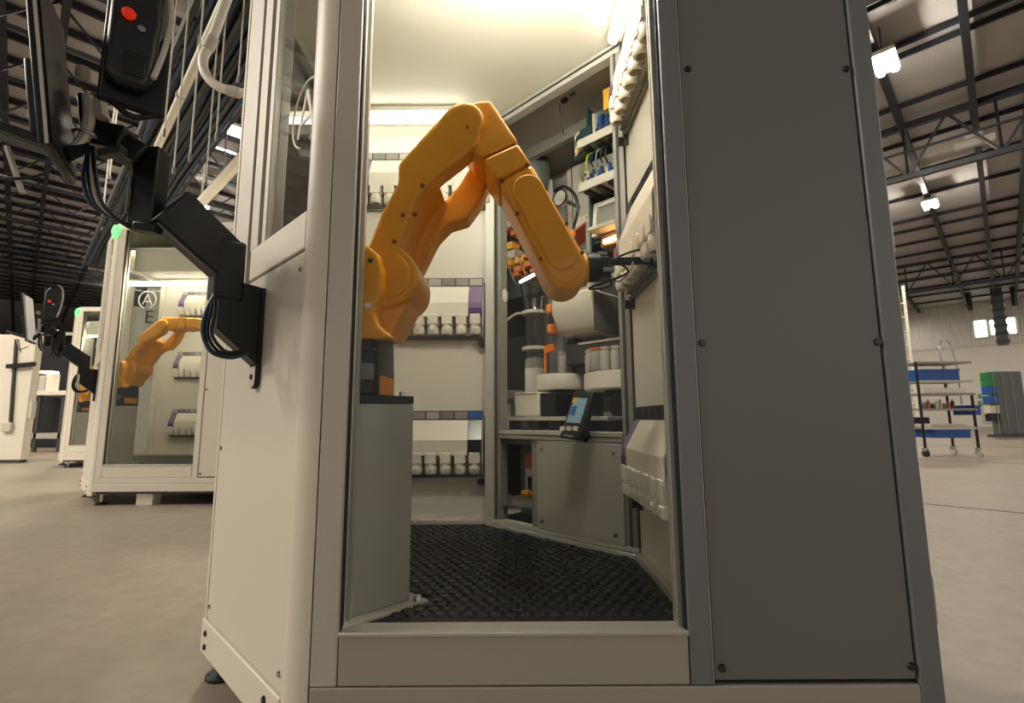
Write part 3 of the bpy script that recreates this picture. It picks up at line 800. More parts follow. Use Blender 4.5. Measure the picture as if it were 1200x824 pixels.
# racks: back wall (x to the right, outwards -y)
BW = lambda x, z: frame((x, 1.999, z), (1, 0, 0), (0, -1, 0))
RW = lambda y, z: frame((.3745, y, z), (0, -1, 0), (-1, 0, 0))
make_rack(BW(-.655, 1.585), 10, 'white dispenser rack highest on the back panel with purple end by the post', purple=-1)
make_rack(BW(-.690, 1.025), 10, 'white dispenser rack at mid height on back panel with purple right end', purple=1)
make_rack(BW(-.690, .475), 10, 'lowest white dispenser rack on the back panel with one blue strip cell', purple=1, dark_end=True, blue=True)
make_rack(RW(1.452, 1.60), 7, 'dispenser rack high on the inner right panel showing round nozzle openings', purple=-1, z=.27)
make_rack(RW(1.452, 1.065), 7, 'dispenser rack on the inner right panel touched by the gripper rod', purple=-1, strip='dark', z=.295)
make_rack(RW(1.452, .475), 7, 'low dispenser rack beside the front post with purple edge and white hood', purple=-1, strip='dark')

# ------------------------------------------------------------------ instruments in the annex behind the angled opening
def ab(u0, u1, n0, n1, z0, z1, b=None): return (b or MB(AF)).box(u0, u1, n0, n1, z0, z1)


def athing(name, label, cat, u, n, z, group=None): return thing(name, label, cat, AF @ Vector((u, n, z)), None, group)


# boxy white instrument head
o = athing('instrument_head', 'boxy white instrument housing with tapered underside below the robot wrist', 'instrument', .29, .25, .90)
hp = [(.13, 1.178), (.13, 1.10), (.165, 1.035), (.24, 1.005), (.42, 1.0), (.42, 1.178)]
MB(AF).prism([(.192, n, z) for n, z in hp], [(.384, n, z) for n, z in hp]).build('housing', CREAM, o, bev=.008, seg=3)
ab(.384, .388, .14, .42, 1.02, 1.17).build('side_shade', GREY, o, bev=.01)  # shading of the side face painted as a grey plate
ab(.20, .58, .20, .40, .905, .99).build('support_beam', GREYD, o, bev=.004)
ab(.27, .58, .195, .20, .982, .990).build('beam_edge', ALU, o)
ab(.29, .33, .22, .26, 1.178, 1.30).build('stem', LGREY, o, bev=.003)
ab(.40, .52, .10, .20, 1.178, 1.20).build('top_tray', LGREY, o, bev=.004)
ab(.21, .25, .20, .38, .99, 1.01).build('clamp', BLACK, o)
ab(.50, .54, .36, .40, .62, .905).build('support_post', ALUD, o)
screw(o, AF @ Vector((.25, .13, 1.16)), -AN, .004, GREYD)


def carousel(u, n, r, z0, z1, label, name='carousel_tray'):
    o = athing(name, label, 'tray', u, n, .622, 'round carousel trays')
    c = AF @ Vector((u, n, 0))
    MB().lathe((c.x, c.y, 0), [(r * .96, z0), (r, z0 + .006), (r, z1 - .006), (r * .96, z1)], 40).build('drum', CREAM, o, smooth=True)
    MB().lathe((c.x, c.y, 0), [(r * .5, z0 - .03), (r * .5, z0)], 24).build('hub', BLACK, o, smooth=True)
    MB().lathe((c.x, c.y, 0), [(.03, .622), (.03, z0 - .03)], 16).build('spindle', GREYD, o, smooth=True)
    MB().lathe((c.x, c.y, 0), [(r * .9, z1), (r * .9, z1 + .002)], 32).build('deck', GREY, o)
    return c


c1 = carousel(.130, .26, .105, .812, .876, 'round white carousel tray beside the clear column')
c2 = carousel(.415, .29, .155, .800, .868, 'larger round white carousel tray full of clear vials')


def vial(p, r, h, m, cap, label, group='vials on the carousel'):
    o = thing('vial', label, 'vial', p, None, group)
    MB().lathe(p, [(r * .9, 0), (r, .004), (r, h * .8), (r * .75, h * .86), (r * .75, h * .9)], 14).build('body', m, o, smooth=True)
    MB().lathe(Vector(p) + Vector((0, 0, h * .9)), [(r * .95, 0), (r * .95, h * .1)], 14).build('cap', cap, o, smooth=True)


k = 0
for a in range(150, 331, 18):
    a_ = math.radians(a + 22); p = Vector((c2.x + .13 * math.cos(a_), c2.y + .13 * math.sin(a_), .870))
    k += 1
    if k == 3:
        vial(p, .028, .085, GREYP, ORNG2, 'grey vial with orange cap standing on the larger carousel', None)
    else:
        vial(p, .019, .085, mat('vial_white', '#c9c6bd', .25, var=.1) if k % 3 else BLACK, LGREY, ('pale vial standing on the larger carousel tray' if k % 3 else 'dark vial standing between pale ones on the larger carousel'))
p = AF @ Vector((.125, .165, .878)); o = thing('marker_post', 'thin orange post with flag tip standing on the smaller carousel', 'post', p)
MB().cyl(p, p + Vector((0, 0, .10)), .006, n=10).build('rod', ORNG2, o); MB().bar(p + Vector((.0, 0, .095)), p + Vector((.035, -.02, .105)), .02, .03).build('tip', ORNG2, o)
for i, (u, m) in enumerate(((.185, mat('amber_vial', '#6e5a4a', .3)), (.215, GREYP))):
    vial(AF @ Vector((u - .03, .30 - .1 * i, .878)), .018, .085, m, m, ('brown' if i == 0 else 'grey') + ' capless vial beside the orange post', None)
# small white box and metal platform
o = athing('platform', 'metal base plate standing on the aluminium shelf rail', 'platform', .2, .2, .656)
ab(.005, .50, .04, .40, .690, .704).build('plate', ALU, o, bev=.002)
for u in (.02, .15, .32, .47):
    for n in (.06, .36): ab(u, u + .03, n, n + .03, .656, .690).build('standoff', GREYD, o)
o = athing('sample_box', 'small white box sitting on the metal base plate below the carousel', 'box', .09, .2, .704)
ab(.020, .150, .09, .25, .706, .800).build('body', CREAM, o, bev=.006); ab(.152, .23, .10, .24, .706, .795).build('dark_side', BLACK, o, bev=.004)
ab(.02, .15, .088, .0895, .792, .796).build('lid_seam', GREY, o)
# dark machine behind the handheld unit
o = athing('drive_unit', 'dark motor unit with round cover behind the handheld terminal', 'motor', .45, .2, .704)
ab(.40, .57, .16, .34, .706, .78).build('body', DARK, o, bev=.006)
c_ = AF @ Vector((.49, .155, .74)); MB().cyl(c_, c_ - AN * .02, .05, .046, 28).build('round_cover', BLACK, o, smooth=True)
ab(.41, .56, .15, .16, .706, .72).build('foot', GREY, o)
# handheld terminal hung on the shelf rail
o = thing('handheld_terminal', 'black handheld terminal with blue lit screen leaning on the shelf rail', 'terminal', PN(668, 516, AO - AN * .07, AN))
pl0 = lambda x, y, d: PN(x, y, AO - AN * d, AN)
front = [pl0(655, 513, .10), pl0(678, 517, .10), pl0(696, 460, .045), pl0(673, 458, .045)]
MB().prism(front, [p + AN * .03 for p in front]).build('case', BLACK, o, bev=.004)
inset = lambda q, lift: [p - AN * lift for p in q]
d_ = lambda x, y: (lambda t: pl0(x, y, .10 - .055 * t))((515 - y) / 57)
sq = [d_(664, 495), d_(680, 496), d_(689, 467), d_(674, 466)]
MB().prism(inset(sq, .003), inset(sq, -.002)).build('screen', mat('blue_screen', '#6f93a4', .2, emit=.06, ecol='#9ac8dc'), o)
s2 = [d_(671, 472), d_(676, 472), d_(677, 466), d_(673, 466)]
MB().prism(inset(s2, .004), inset(s2, .002)).build('screen_icon', YELB, o)
s3 = [d_(668, 486), d_(674, 487), d_(677, 476), d_(672, 476)]
MB().prism(inset(s3, .004), inset(s3, .002)).build('screen_icon', BLUE, o)
for x in (659, 666.5, 674):
    q = [d_(x - 2.6, 504), d_(x + 2.6, 505), d_(x + 3.8, 500), d_(x - 1.4, 499.5)]
    MB().prism(inset(q, .004), inset(q, -.001)).build('button', LGREY, o)
q = [d_(661, 511), d_(671, 512.5), d_(671.5, 510.5), d_(661.5, 509.3)]
MB().prism(inset(q, .003), inset(q, -.001)).build('name_plate', GREY, o)
MB().bar(pl0(684, 500, .05), pl0(688, 516, .03), .014, .03).build('hook', BLACK, o)
# clear column with rings
cc = AF @ Vector((-.055, .30, 0))
o = thing('clear_column', 'transparent acrylic column with white rings behind the forearm', 'column', (cc.x, cc.y, .656))
MB().lathe((cc.x, cc.y, 0), [(.072, 1.34), (.060, 1.27), (.048, 1.19), (.045, 1.16), (.047, .99), (.047, .92)], 30).build('tube', ACRYL, o, smooth=True)
for z in (1.165, 1.00): MB().lathe((cc.x, cc.y, 0), [(.05, z), (.058, z + .003), (.058, z + .016), (.05, z + .019)], 30).build('ring', LGREY, o, smooth=True)
MB().lathe((cc.x, cc.y, 0), [(.046, .70), (.046, .96), (.03, .97)], 26).build('lower_tube', LGREY, o, smooth=True)
MB().lathe((cc.x, cc.y, 0), [(.06, .656), (.06, .70)], 26).build('foot', GREYD, o, smooth=True)
MB().tube([cc + Vector((-.05, -.02, 1.17)), cc + Vector((-.09, -.04, 1.16)), cc + Vector((-.16, -.02, 1.11)), cc + Vector((-.20, .0, 1.08))], .006).build('side_spout', LGREY, o, smooth=True)
ab(-.02, .06, .36, .42, .656, 1.26).build('back_rail', GREY, o)
# grey instrument panels behind
o = athing('control_cabinet', 'pale grey control cabinet standing behind the elbow of the robot', 'cabinet', .22, .45, .622)
ab(.07, .22, .40, .54, 1.10, 1.86).build('body', LGREY, o, bev=.004)
ab(.222, .32, .42, .54, 1.10, 1.78).build('side_column', TEAL, o, bev=.004)
ab(.11, .20, .385, .40, 1.45, 1.60).build('cover_plate', CREAM, o, bev=.003)
ab(.10, .102, .396, .40, 1.12, 1.86).build('seam', SEAM, o)
ab(-.36, .35, .40, .55, .622, 1.10).build('lower_body', GREYD, o, bev=.004)
for u, z in ((.12, 1.585), (.19, 1.585)): screw(o, AF @ Vector((u, .385, z)), -AN, .004, GREYD)
# steel hopper high behind the elbow
p = P(624, 165, 2.28); o = thing('steel_hopper', 'shiny steel hopper with pale pipe high behind the robot elbow', 'hopper', (p.x, p.y, 1.50))
MB().lathe((p.x, p.y, 0), [(.04, 1.76), (.075, 1.80), (.085, 1.88), (.085, 1.94), (.08, 1.95)], 30).build('bowl', mat('brushed_steel', '#8f9290', .35, .4), o, smooth=True)
MB().lathe((p.x + .01, p.y, 0), [(.05, 1.50), (.05, 1.72), (.045, 1.725)], 24).build('pipe', CREAM, o, smooth=True)
MB().lathe((p.x + .01, p.y, 0), [(.056, 1.70), (.056, 1.735)], 24).build('pipe_collar', GREY, o, smooth=True)
MB().bar((p.x + .07, p.y + .02, 1.38), (p.x + .07, p.y + .02, 1.86), .05, .05).build('mast', LGREY, o)
MB().bar((p.x, p.y + .02, 1.75), (p.x + .07, p.y + .02, 1.75), .03).build('arm', GREY, o)
# orange fittings at the left of the opening
o = athing('valve_manifold', 'dark valve block with yellow and orange fittings beside the corner profile', 'manifold', -.15, .3, 1.3)
ab(-.33, -.05, .34, .40, 1.28, 1.72).build('block', GREYD, o, bev=.004)
random.seed(3)
for x, y, m, w in ((587, 258, ORANGE, .03), (597, 289, YELB, .034), (610, 305, YELB, .03), (597, 309, YELB, .03), (604, 273, BROWNO, .026), (593, 268, BROWNO, .03), (608, 316, BROWNO, .03),
                   (620, 310, BROWNO, .028), (600, 263, LGREY, .03), (600, 299, LGREY, .04), (618, 300, BROWNO, .022), (606, 322, ORNG2, .022), (626, 318, BROWNO, .02)):
    u, z = aw(x, y, .30)
    ab(u - w * .9, u + w * .9, .285, .345, z - w * .55, z + w * .55).build('fitting', m, o, bev=.005)
for k in range(7):
    u, z = aw(590 + k * 5.5, 285 + (k % 3) * 14, .30)
    MB(AF).tube([(u, .33, z), (u + .01, .27, z - .02), (u + .03, .28, z - .08), (u + .03, .33, z - .11)], .0035).build('hose', BROWNO if k % 2 else GREY, o, smooth=True)
u, z = aw(621, 327, .22); o = athing('strip_lamp', 'short white glowing strip lamp under the orange fittings', 'lamp', u, .22, z)
MB(AF).bar((u - .045, .20, z - .010), (u + .045, .20, z + .008), .012).build('tube', mat('white_lamp', '#ffffff', .4, emit=3, ecol=(1, .9, .72, 1)), o, bev=.004)
MB(AF).bar((u - .05, .215, z - .010), (u + .05, .215, z + .008), .012).build('holder', GREY, o)
MB(AF).bar((u - .04, .215, z), (u - .04, .42, z), .01).build('bracket', GREY, o)
for x, y, lb in ((645, 362, 'upper'), (646, 386, 'lower')):
    u, z = aw(x, y, .30); o = athing('orange_sensor', '%s orange sensor beside the white instrument housing' % lb, 'sensor', u, .30, z - .02)
    ab(u - .018, u + .018, .29, .33, z - .022, z + .022).build('body', BROWNO, o, bev=.004); ab(u - .01, u + .01, .286, .29, z - .012, z + .012).build('lens', ORANGE, o)
    ab(u - .006, u + .006, .33, .42, z - .006, z + .006).build('stem', GREY, o)
# electronics shelves at the upper right of the opening
o = athing('electronics_rack', 'open rack of circuit modules on two grey shelves near the ceiling', 'rack', .48, .3, 1.40)
ab(.33, .70, .44, .46, 1.30, 1.95).build('back_plate', BLUED, o)
for z0 in (1.755, 1.575):
    sh = ab(.335, .70, .14, .44, z0, z0 + .008).build('shelf', ALU, o)
    ab(.335, .70, .135, .142, z0 - .006, z0 + .028).build('shelf_lip', LGREY, sh)
    for k in range(6): ab(.35 + k * .055, .375 + k * .055, .15, .42, z0 - .012, z0 - .001).build('shelf_slot', GREYD, sh)
ab(.335, .345, .2, .44, 1.30, 1.95).build('side_plate', TEAL, o)
for u0, u1, z0, z1, m, nm in ((.31, .37, 1.785, 1.86, TEAL, 'module'), (.375, .39, 1.785, 1.90, LGREY, 'clip'), (.40, .43, 1.785, 1.88, BLUE, 'module'), (.435, .46, 1.785, 1.87, BLUED, 'module'),
                              (.35, .47, 1.605, 1.70, GREY, 'module'), (.475, .50, 1.605, 1.72, LIME, 'module'), (.51, .6, 1.605, 1.70, GREY, 'module'), (.34, .36, 1.605, 1.68, LGREY, 'clip')):
    mo = ab(u0, u1, .18, .30, z0, z1).build(nm, m, o, bev=.004)
    if u1 - u0 > .1:
        for k in range(6): ab(u0 + .004 + k * .02, u0 + .016 + k * .02, .172, .182, z0, z0 + .028).build('terminal', BLUE if k % 2 else BLUED, mo)
for k in range(10):
    ab(.352 + k * .0125, .360 + k * .0125, .168, .18, 1.605, 1.635 + .012 * (k % 3)).build('connector', [BLUE, BLUED, TEAL, LGREY][k % 4], o)
for k in range(8):
    ab(.40 + k * .009, .406 + k * .009, .165, .18, 1.785, 1.82 + .015 * ((k * 5) % 4)).build('connector', [BLUED, GREYD, BLUE][k % 3], o)
for k in range(5):
    MB(AF).tube([(.36 + k * .022, .17, 1.66 + .01 * (k % 2)), (.365 + k * .022, .15, 1.68), (.372 + k * .022, .15, 1.71), (.375 + k * .022, .17, 1.73)], .003, 5).build('wire', [LIME, BLUED, GREY, TEAL, DARK][k], o, smooth=True)
yc = ab(.455, .56, .145, .15, 1.86, 1.945).build('card', YELB, o)
for k in range(6):
    MB(AF).tube([(.33 + k * .004, .2, 1.87 - k * .01), (.30, .17, 1.83 - k * .02), (.31, .18, 1.77), (.345, .2, 1.79)], .004).build('cable', [LGREY, TEAL, GREY, YELB][k % 4], o, smooth=True)
for k in range(3):
    MB(AF).tube([(.35, .2, 1.70 - k * .02), (.325, .18, 1.66), (.33, .18, 1.61), (.36, .2, 1.61)], .0045).build('cable', [LIME, LGREY, TEAL][k], o, smooth=True)
o = athing('panel_display', 'small white framed display tilted under the electronics shelves', 'display', .45, .2, 1.40)
Mt = AF @ Matrix.Translation((.34, .20, 1.40)) @ Matrix.Rotation(math.radians(-8), 4, 'X')
MB(Mt).box(0, .30, 0, .02, 0, .022).build('frame', CREAM, o); MB(Mt).box(0, .30, 0, .02, .125, .145).build('frame', CREAM, o)
MB(Mt).box(0, .022, 0, .02, .022, .125).build('frame', CREAM, o); MB(Mt).box(.028, .30, .008, .016, .03, .12).build('glass', mat('grey_glass', '#8c8c86', .15), o)
MB(Mt).box(.0, .30, .02, .10, -.02, .145).build('housing', GREYD, o)
MB(Mt).box(.1, .2, .1, .25, .05, .09).build('bracket', GREY, o)
# warm lamp bar and orange hood
u, z = aw(722, 277, .16); o = athing('warm_lamp_bar', 'orange glowing lamp bar beside the right dispenser rack', 'lamp', u, .16, z - .03)
MB(AF).bar((u - .055, .16, z - .008), (u + .09, .16, z + .004), .016).build('tube', WARM, o, bev=.004)
ab(u - .08, u + .10, .175, .30, z - .02, z + .03).build('housing', mat('brown_housing', '#8d6a50', .5), o, bev=.005)
ab(u - .10, u + .02, .12, .2, z + .035, z + .05).build('cover', LGREY, o, bev=.003)
ab(u - .04, u + .06, .2, .3, z - .10, z - .025).build('bracket', BROWNO, o, bev=.004)
ab(u + .0, u + .03, .3, .44, z - .02, z + .02).build('stem', GREY, o)
u, z = aw(674, 276, .30); o = athing('orange_hood', 'orange red hood beside the forearm', 'cover', u, .3, z - .03)
MB(AF).prism([(u - .05, .28, z - .018), (u + .07, .28, z + .028), (u + .07, .28, z + .036), (u - .05, .28, z - .008)], [(u - .05, .40, z - .018), (u + .07, .40, z + .028), (u + .07, .40, z + .036), (u - .05, .40, z - .008)]).build('plate', mat('orange_red', '#d2532a', .4), o)
ab(u + .07, u + .12, .28, .42, z - .17, z + .03).build('bracket', GREYP, o, bev=.003)
u, z = aw(656, 232, .26); o = athing('round_sensor', 'round clear dial with black cable loop beside the forearm', 'sensor', u, .26, z - .06)
c_ = AF @ Vector((u, .28, z)); MB().cyl(c_, c_ - AN * .02, .034, n=26).build('dial', mat('dial_face', '#cfcac0', .25), o, smooth=True)
MB().tube([c_ - AN * .022 + AU * .036 * math.cos(a / 10) + Vector((0, 0, .036 * math.sin(a / 10))) for a in range(0, 64)], .004, 6, False).build('rim', GREYD, o)
MB().tube([PN(650, 224, AO + AN * .2, AN), PN(661, 219, AO + AN * .2, AN), PN(673, 228, AO + AN * .2, AN), PN(677, 246, AO + AN * .2, AN), PN(672, 268, AO + AN * .2, AN), PN(674, 282, AO + AN * .2, AN)], .007).build('cable', BLACK, o, smooth=True)
c_ = PN(671, 276, AO + AN * .2, AN); MB().lathe(c_, [(.012, -.02), (.014, 0), (.012, .02)], 14).build('plug', ORANGE, o, smooth=True)
MB(AF).bar((u, .28, z), (u, .40, z), .012).build('stem', GREY, o)
# bracket and wire under the annex ceiling
p = PN(660, 108, AO + AN * .10, AN); o = thing('ceiling_clip', 'small black clip with dangling wire under the slanted ceiling strip', 'clip', p)
zc = ZC
MB(AF).box(*(lambda u: (u - .012, u + .012))(aw(660, 108, .1)[0]), .10, .115, zc - .016, zc - .001).build('body', BLACK, o)
u = aw(660, 108, .1)[0]
MB(AF).tube([(u - .02, .1, zc - .015), (u - .035, .12, zc - .05), (u - .04, .15, zc - .12)], .0025).build('wire', GREYD, o, smooth=True)
for du in (.035, .05): MB(AF).box(u + du, u + du + .006, .10, .106, zc - .012, zc - .001).build('pin', DARK, o)
# lower compartment
o = athing('lower_shelf_module', 'orange topped white module standing on shelf in the dark lower compartment', 'module', .15, .12, .44)
u, z = aw(620, 540, .12); ab(u - .025, u + .03, .12, .18, z - .03, z + .03).build('top', BROWNO, o, bev=.003)
ab(u - .022, u + .024, .12, .18, z - .115, z - .03).build('body', LGREY, o, bev=.003)
ab(u + .01, u + .05, .10, .119, z - .12, z - .06).build('dark_foot', BLACK, o)
u2, z2 = aw(605, 585, .10)
sh = athing('compartment_shelf', 'thin steel shelf across the dark lower compartment', 'shelf', .1, .15, z2 - .01)
ab(-.02, .199, .03, .25, z2 - .010, z2 + .006).build('plate', ALUD, sh)
ab(.0395, .06, .005, .03, z2 - .01, z2 + .03).build('bracket', GREY, sh)
ab(.15, .199, .05, .2, z2 - .09, z2 - .012).build('box', GREY, sh)
u3, z3 = aw(622, 578, .03); o = athing('brass_fitting', 'small brass fitting at the shelf edge beside the lower panel', 'fitting', u3, .03, z3 - .02)
c_ = AF @ Vector((u3, .02, z3)); MB().cyl(c_ - AU * .03, c_ + AU * .03, .011, n=6).build('body', mat('brass', '#c98f2a', .3, .8), o); MB().cyl(c_ - AU * .012, c_ + AU * .012, .017, n=6).build('nut', MATS['brass'], o)
u, z = aw(598, 462, .12); o = athing('side_bracket', 'dark bracket stage between corner profile and clear column', 'bracket', u, .12, .656)
ab(u - .10, u + .05, .06, .22, z - .04, z - .025).build('plate', GREYD, o); ab(u - .02, u + .02, .10, .14, .656, z - .04).build('post', ALU, o)
ab(u - .09, u + .03, .08, .18, z - .025, z + .015).build('cover', mat('brown_grey', '#7d6f64', .4), o, bev=.005)
# white knob on the back corner profile
p = P(589, 347, 1.95); o = thing('sensor_dome', 'translucent white dome sticking out from the back corner profile', 'sensor', p)
MB().lathe((p.x, p.y, p.z), [(.008, -.035), (.02, -.02), (.022, .01), (.012, .035)], 18).build('body', CREAM, o, smooth=True)
MB().bar((p.x - .02, p.y, p.z), (p.x - .045, p.y + .02, p.z), .01).build('stem', GREY, o)


# ------------------------------------------------------------------ monitor mounts on the chamfer sides
def make_mount(T, lm, lmon, lpen, ltray, lit=False):
    g = 'swing arms on the enclosures'
    o = thing('monitor_mount', lm, 'mount', CHF @ Vector((.262, 0, .775)), T, g)
    B = lambda b, name, m, par=None, **k: b.build(name, m, par or o, T, **k)
    # wall plate with rounded tab
    tab = [(.238, 1.03), (.288, 1.03), (.288, .80)] + [(.263 + .025 * math.cos(math.radians(-a)), .80 + .025 * math.sin(math.radians(-a))) for a in range(0, 181, 20)]
    B(MB(CHF).prism([(x, -.012, z) for x, z in tab], [(x, 0, z) for x, z in tab]), 'wall_plate', BLACK, bev=.002)
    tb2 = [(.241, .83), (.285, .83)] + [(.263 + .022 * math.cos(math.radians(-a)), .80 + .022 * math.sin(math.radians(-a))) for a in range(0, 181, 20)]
    B(MB(CHF).prism([(x, -.0135, z) for x, z in tb2], [(x, -.012, z) for x, z in tb2]), 'tab_sheen', LGREY)  # light caught by the black tab, painted as a pale face
    B(MB(CHF).cyl((.263, -.016, .805), (.263, -.012, .805), .007, n=14), 'plate_hole', BLACK)
    gus = [(-.012, .83), (-.012, 1.028), (-.05, 1.035), (-.05, .87)]
    gus = [(-.012, .835), (-.012, 1.03), (-.105, 1.04), (-.105, .915)]
    B(MB(CHF).prism([(.236, y, z) for y, z in gus], [(.290, y, z) for y, z in gus]), 'gusset', BLACK, bev=.003)
    piv = CHF @ Vector((.263, -.085, 0))
    pb = B(MB(CHF).box(.232, .294, -.118, -.052, .985, 1.135), 'pivot_block', BLACK, bev=.008, seg=3)
    # lower link
    a = Vector((piv.x, piv.y, 1.085)); e = P(197, 242, 1.06)
    B(MB().bar(a, e, .052, .105), 'lower_link', BLACK, bev=.004)
    k = (e - a).normalized()
    B(MB().bar(a + Vector((0, -.028, .045)) + k * .05, e + Vector((0, -.028, .045)) - k * .05, .004, .006), 'link_edge', GREY)
    B(MB().bar(a + Vector((0, -.028, -.05)) + k * .05, e + Vector((0, -.028, -.05)), .004, .006), 'link_edge', GREY)
    # upright
    u0, u1 = P(182, 268, 1.06), P(180, 176, 1.06)
    B(MB().box(u1.x - .03, u1.x + .026, 1.04, 1.085, u0.z, u1.z), 'upright', BLACK, bev=.004)
    B(MB().box(u1.x - .034, u1.x - .030, 1.038, 1.048, u0.z + .03, u1.z - .04), 'upright_edge', GREY)
    # head joint
    j0, j1, j2 = P(172, 186, 1.05), P(148, 172, 1.04), P(122, 160, 1.02)
    B(MB().bar(j0, j1, .05, .05), 'head_joint', BLACK, bev=.008)
    B(MB().cyl(P(148, 188, 1.04), P(148, 160, 1.04), .026, n=18), 'head_pivot', BLACK, smooth=True)
    B(MB().bar(P(152, 168, 1.03), P(108, 160, 1.02), .06, .055), 'head_bracket', BLACK, bev=.005)
    B(MB().bar(P(117, 181, 1.01), P(146, 176, 1.01), .02, .018), 'head_slot', GREYD, bev=.002)
    B(MB().bar(P(112, 158, 1.02), P(108, 112, 1.0), .04, .04), 'head_stem', BLACK, bev=.005)
    B(MB().tube([P(103, 112, .98), P(104, 140, .98), P(96, 165, .97), P(78, 183, .95)], .011), 'chrome_curve', ALU, smooth=True)
    B(MB().bar(P(116, 118, .99), P(119, 138, .99), .02, .02), 'stub', LGREY)
    B(MB().lathe(P(98, 86, .975), [(.010, -.014), (.014, -.008), (.014, .008), (.009, .014)], 16), 'swivel_knob', GREYP, smooth=True)
    B(MB().lathe(P(100, 158, .98), [(.022, -.004), (.024, .0), (.02, .004)], 16), 'swivel_cap', STEEL, smooth=True)
    # cables
    for i, (m, d) in enumerate(((BLACK, 0), (LGREY, 3), (BLUED, -6), (BLACK, 8))):
        B(MB().tube([P(106 + d * .3, 172, 1.0), P(104 + d, 205, 1.0), P(112 + d, 238, 1.01), P(138 + d * .5, 258 + d * .3, 1.03), P(165, 268 + i, 1.04), P(188, 266 + i, 1.04)], .0042 if m != LGREY else .003), 'cable', m, smooth=True)
    B(MB().bar(P(160, 266, 1.035), P(186, 269, 1.035), .03, .02), 'cable_clamp', BLACK, bev=.004)
    for i, (m, d) in enumerate(((BLUED, 0), (BLACK, 5), (BLACK, 10))):
        B(MB().tube([P(252, 345, 1.06), P(242 + d, 365, 1.05), P(238 + d, 390, 1.05), P(248 + d, 412 - d * .5, 1.06), P(270, 419 - d * .6, 1.09), P(290, 414 - d * .5, 1.13)], .0048 if i == 0 else .0038), 'cable', m, smooth=True)
    # monitor
    bl = P(57, 168, .84)
    w = Vector((-.49, .87, .0)); up = P(30, 25, .76) - bl; up = (up - w * up.dot(w)).normalized(); nn = w.cross(up)
    nn = -nn if nn.x > 0 else nn
    M = Matrix(((w.x, nn.x, up.x, bl.x), (w.y, nn.y, up.y, bl.y), (w.z, nn.z, up.z, bl.z), (0, 0, 0, 1)))
    mo = thing('monitor', lmon, 'monitor', M @ Vector((.1, 0, 0)), T, 'monitors on swing arms')
    MBm = lambda: MB(M)
    B(MBm().box(0, .19, -.0, .016, 0, .36), 'case', BLACK, mo, bev=.005)
    B(MBm().box(.012, .18, -.003, .001, .012, .35), 'screen', MONI if not lit else mat('pale_screen', '#cfcac0', .25, emit=.25, ecol='#e8e2d4'), mo)
    B(MBm().box(-.002, .0, .0, .005, 0, .36), 'edge_trim', LGREY, mo)
    B(MBm().box(.06, .15, .016, .04, .05, .2), 'back_mount', DARK, mo, bev=.005)
    # tray below
    tr = thing('keyboard_tray', ltray, 'tray', P(40, 172, .9), T, 'trays on swing arms')
    ta, tb = P(-18, 150, .90), P(76, 182, .93)
    d = (tb - ta).normalized()
    B(MB().bar(ta, tb, .055, .014), 'board', BLACK, tr, bev=.004)
    B(MB().bar(ta + Vector((0, -.034, .006)), tb + Vector((0, -.034, .006)), .012, .02), 'front_lip', DARK, tr, bev=.003)
    B(MB().bar(P(8, 172, .87), P(26, 226, .87), .008, .006), 'support_strut', LGREY, tr)
    B(MB().tube([P(-10, 203, .86), P(15, 209, .86), P(40, 207, .87), P(60, 200, .88)], .003), 'cable', BLACK, tr, smooth=True)
    B(MB().bar(tb, P(100, 172, .98), .02, .02), 'tray_arm', BLACK, tr)
    # teach pendant
    o0 = P(113, 112, .90); e0 = PZ(193, 139, o0.z); r = e0 - o0
    wv = r.normalized(); uv = Vector((0, 0, 1)); nv = wv.cross(uv); nv = nv if nv.y > 0 else -nv
    M2 = Matrix(((wv.x, nv.x, uv.x, o0.x), (wv.y, nv.y, uv.y, o0.y), (wv.z, nv.z, uv.z, o0.z), (0, 0, 0, 1)))
    W = r.length
    pn = thing('teach_pendant', lpen, 'pendant', o0 + wv * W / 2, T, 'teach pendants hung on swing arms')
    B(MB(M2).box(0, W, 0, .02, 0, .29), 'back_shell', BLACK, pn, bev=.006)
    body = [(.005, .05), (.02, .03), (W * .62, .03), (W * .75, .06), (W * .82, .20), (W * .72, .29), (.03, .29), (.005, .25)]
    B(MB(M2).prism([(x, -.035, z) for x, z in body], [(x, 0, z) for x, z in body]), 'body', DARK, pn, bev=.012, seg=3)
    B(MB(M2).tube([(W * .74, -.035, .06), (W * .86, -.03, .13), (W * .93, -.028, .21), (W * .84, -.028, .285), (W * .60, -.03, .31)], .0055), 'grip_trim', LGREY, pn, smooth=True)
    B(MB(M2).prism([(W * .78, -.02, .16), (W * .98, -.01, .20), (W * .96, -.01, .25), (W * .80, -.02, .27)], [(W * .78, .0, .16), (W * .98, .0, .20), (W * .96, .0, .25), (W * .80, .0, .27)]), 'grip_pad', GREY, pn, bev=.006)
    eb = P(141, 29, .955)
    B(MB(M2).lathe((W * .30, -.035, .175), [(.010, 0), (.012, -.005), (.012, -.009), (.008, -.013)], 18, 'y'), 'emergency_button', RED, pn, smooth=True)
    B(MB(M2).cyl((W * .5, -.035, .155), (W * .5, -.041, .155), .007, n=12), 'key_switch', STEEL, pn, smooth=True)
    B(MB(M2).box(W * .3, W * .62, -.038, -.034, .05, .10), 'key_pad', mat('key_black', '#0a0b0d', .3), pn, bev=.002)
    B(MB(M2).tube([(W * .2, -.0, 0), (W * .5, -.02, -.03), (W * .8, -.01, -.01)], .006), 'pendant_cable', BLACK, pn, smooth=True)
    return o


make_mount(I4, 'black swing arm bracket bolted to the near white side panel with looping cables', 'dark monitor seen edge-on at the top corner of the photo',
           'black teach pendant with red stop button hung beside the dark monitor', 'black tray board below the dark monitor in the corner')

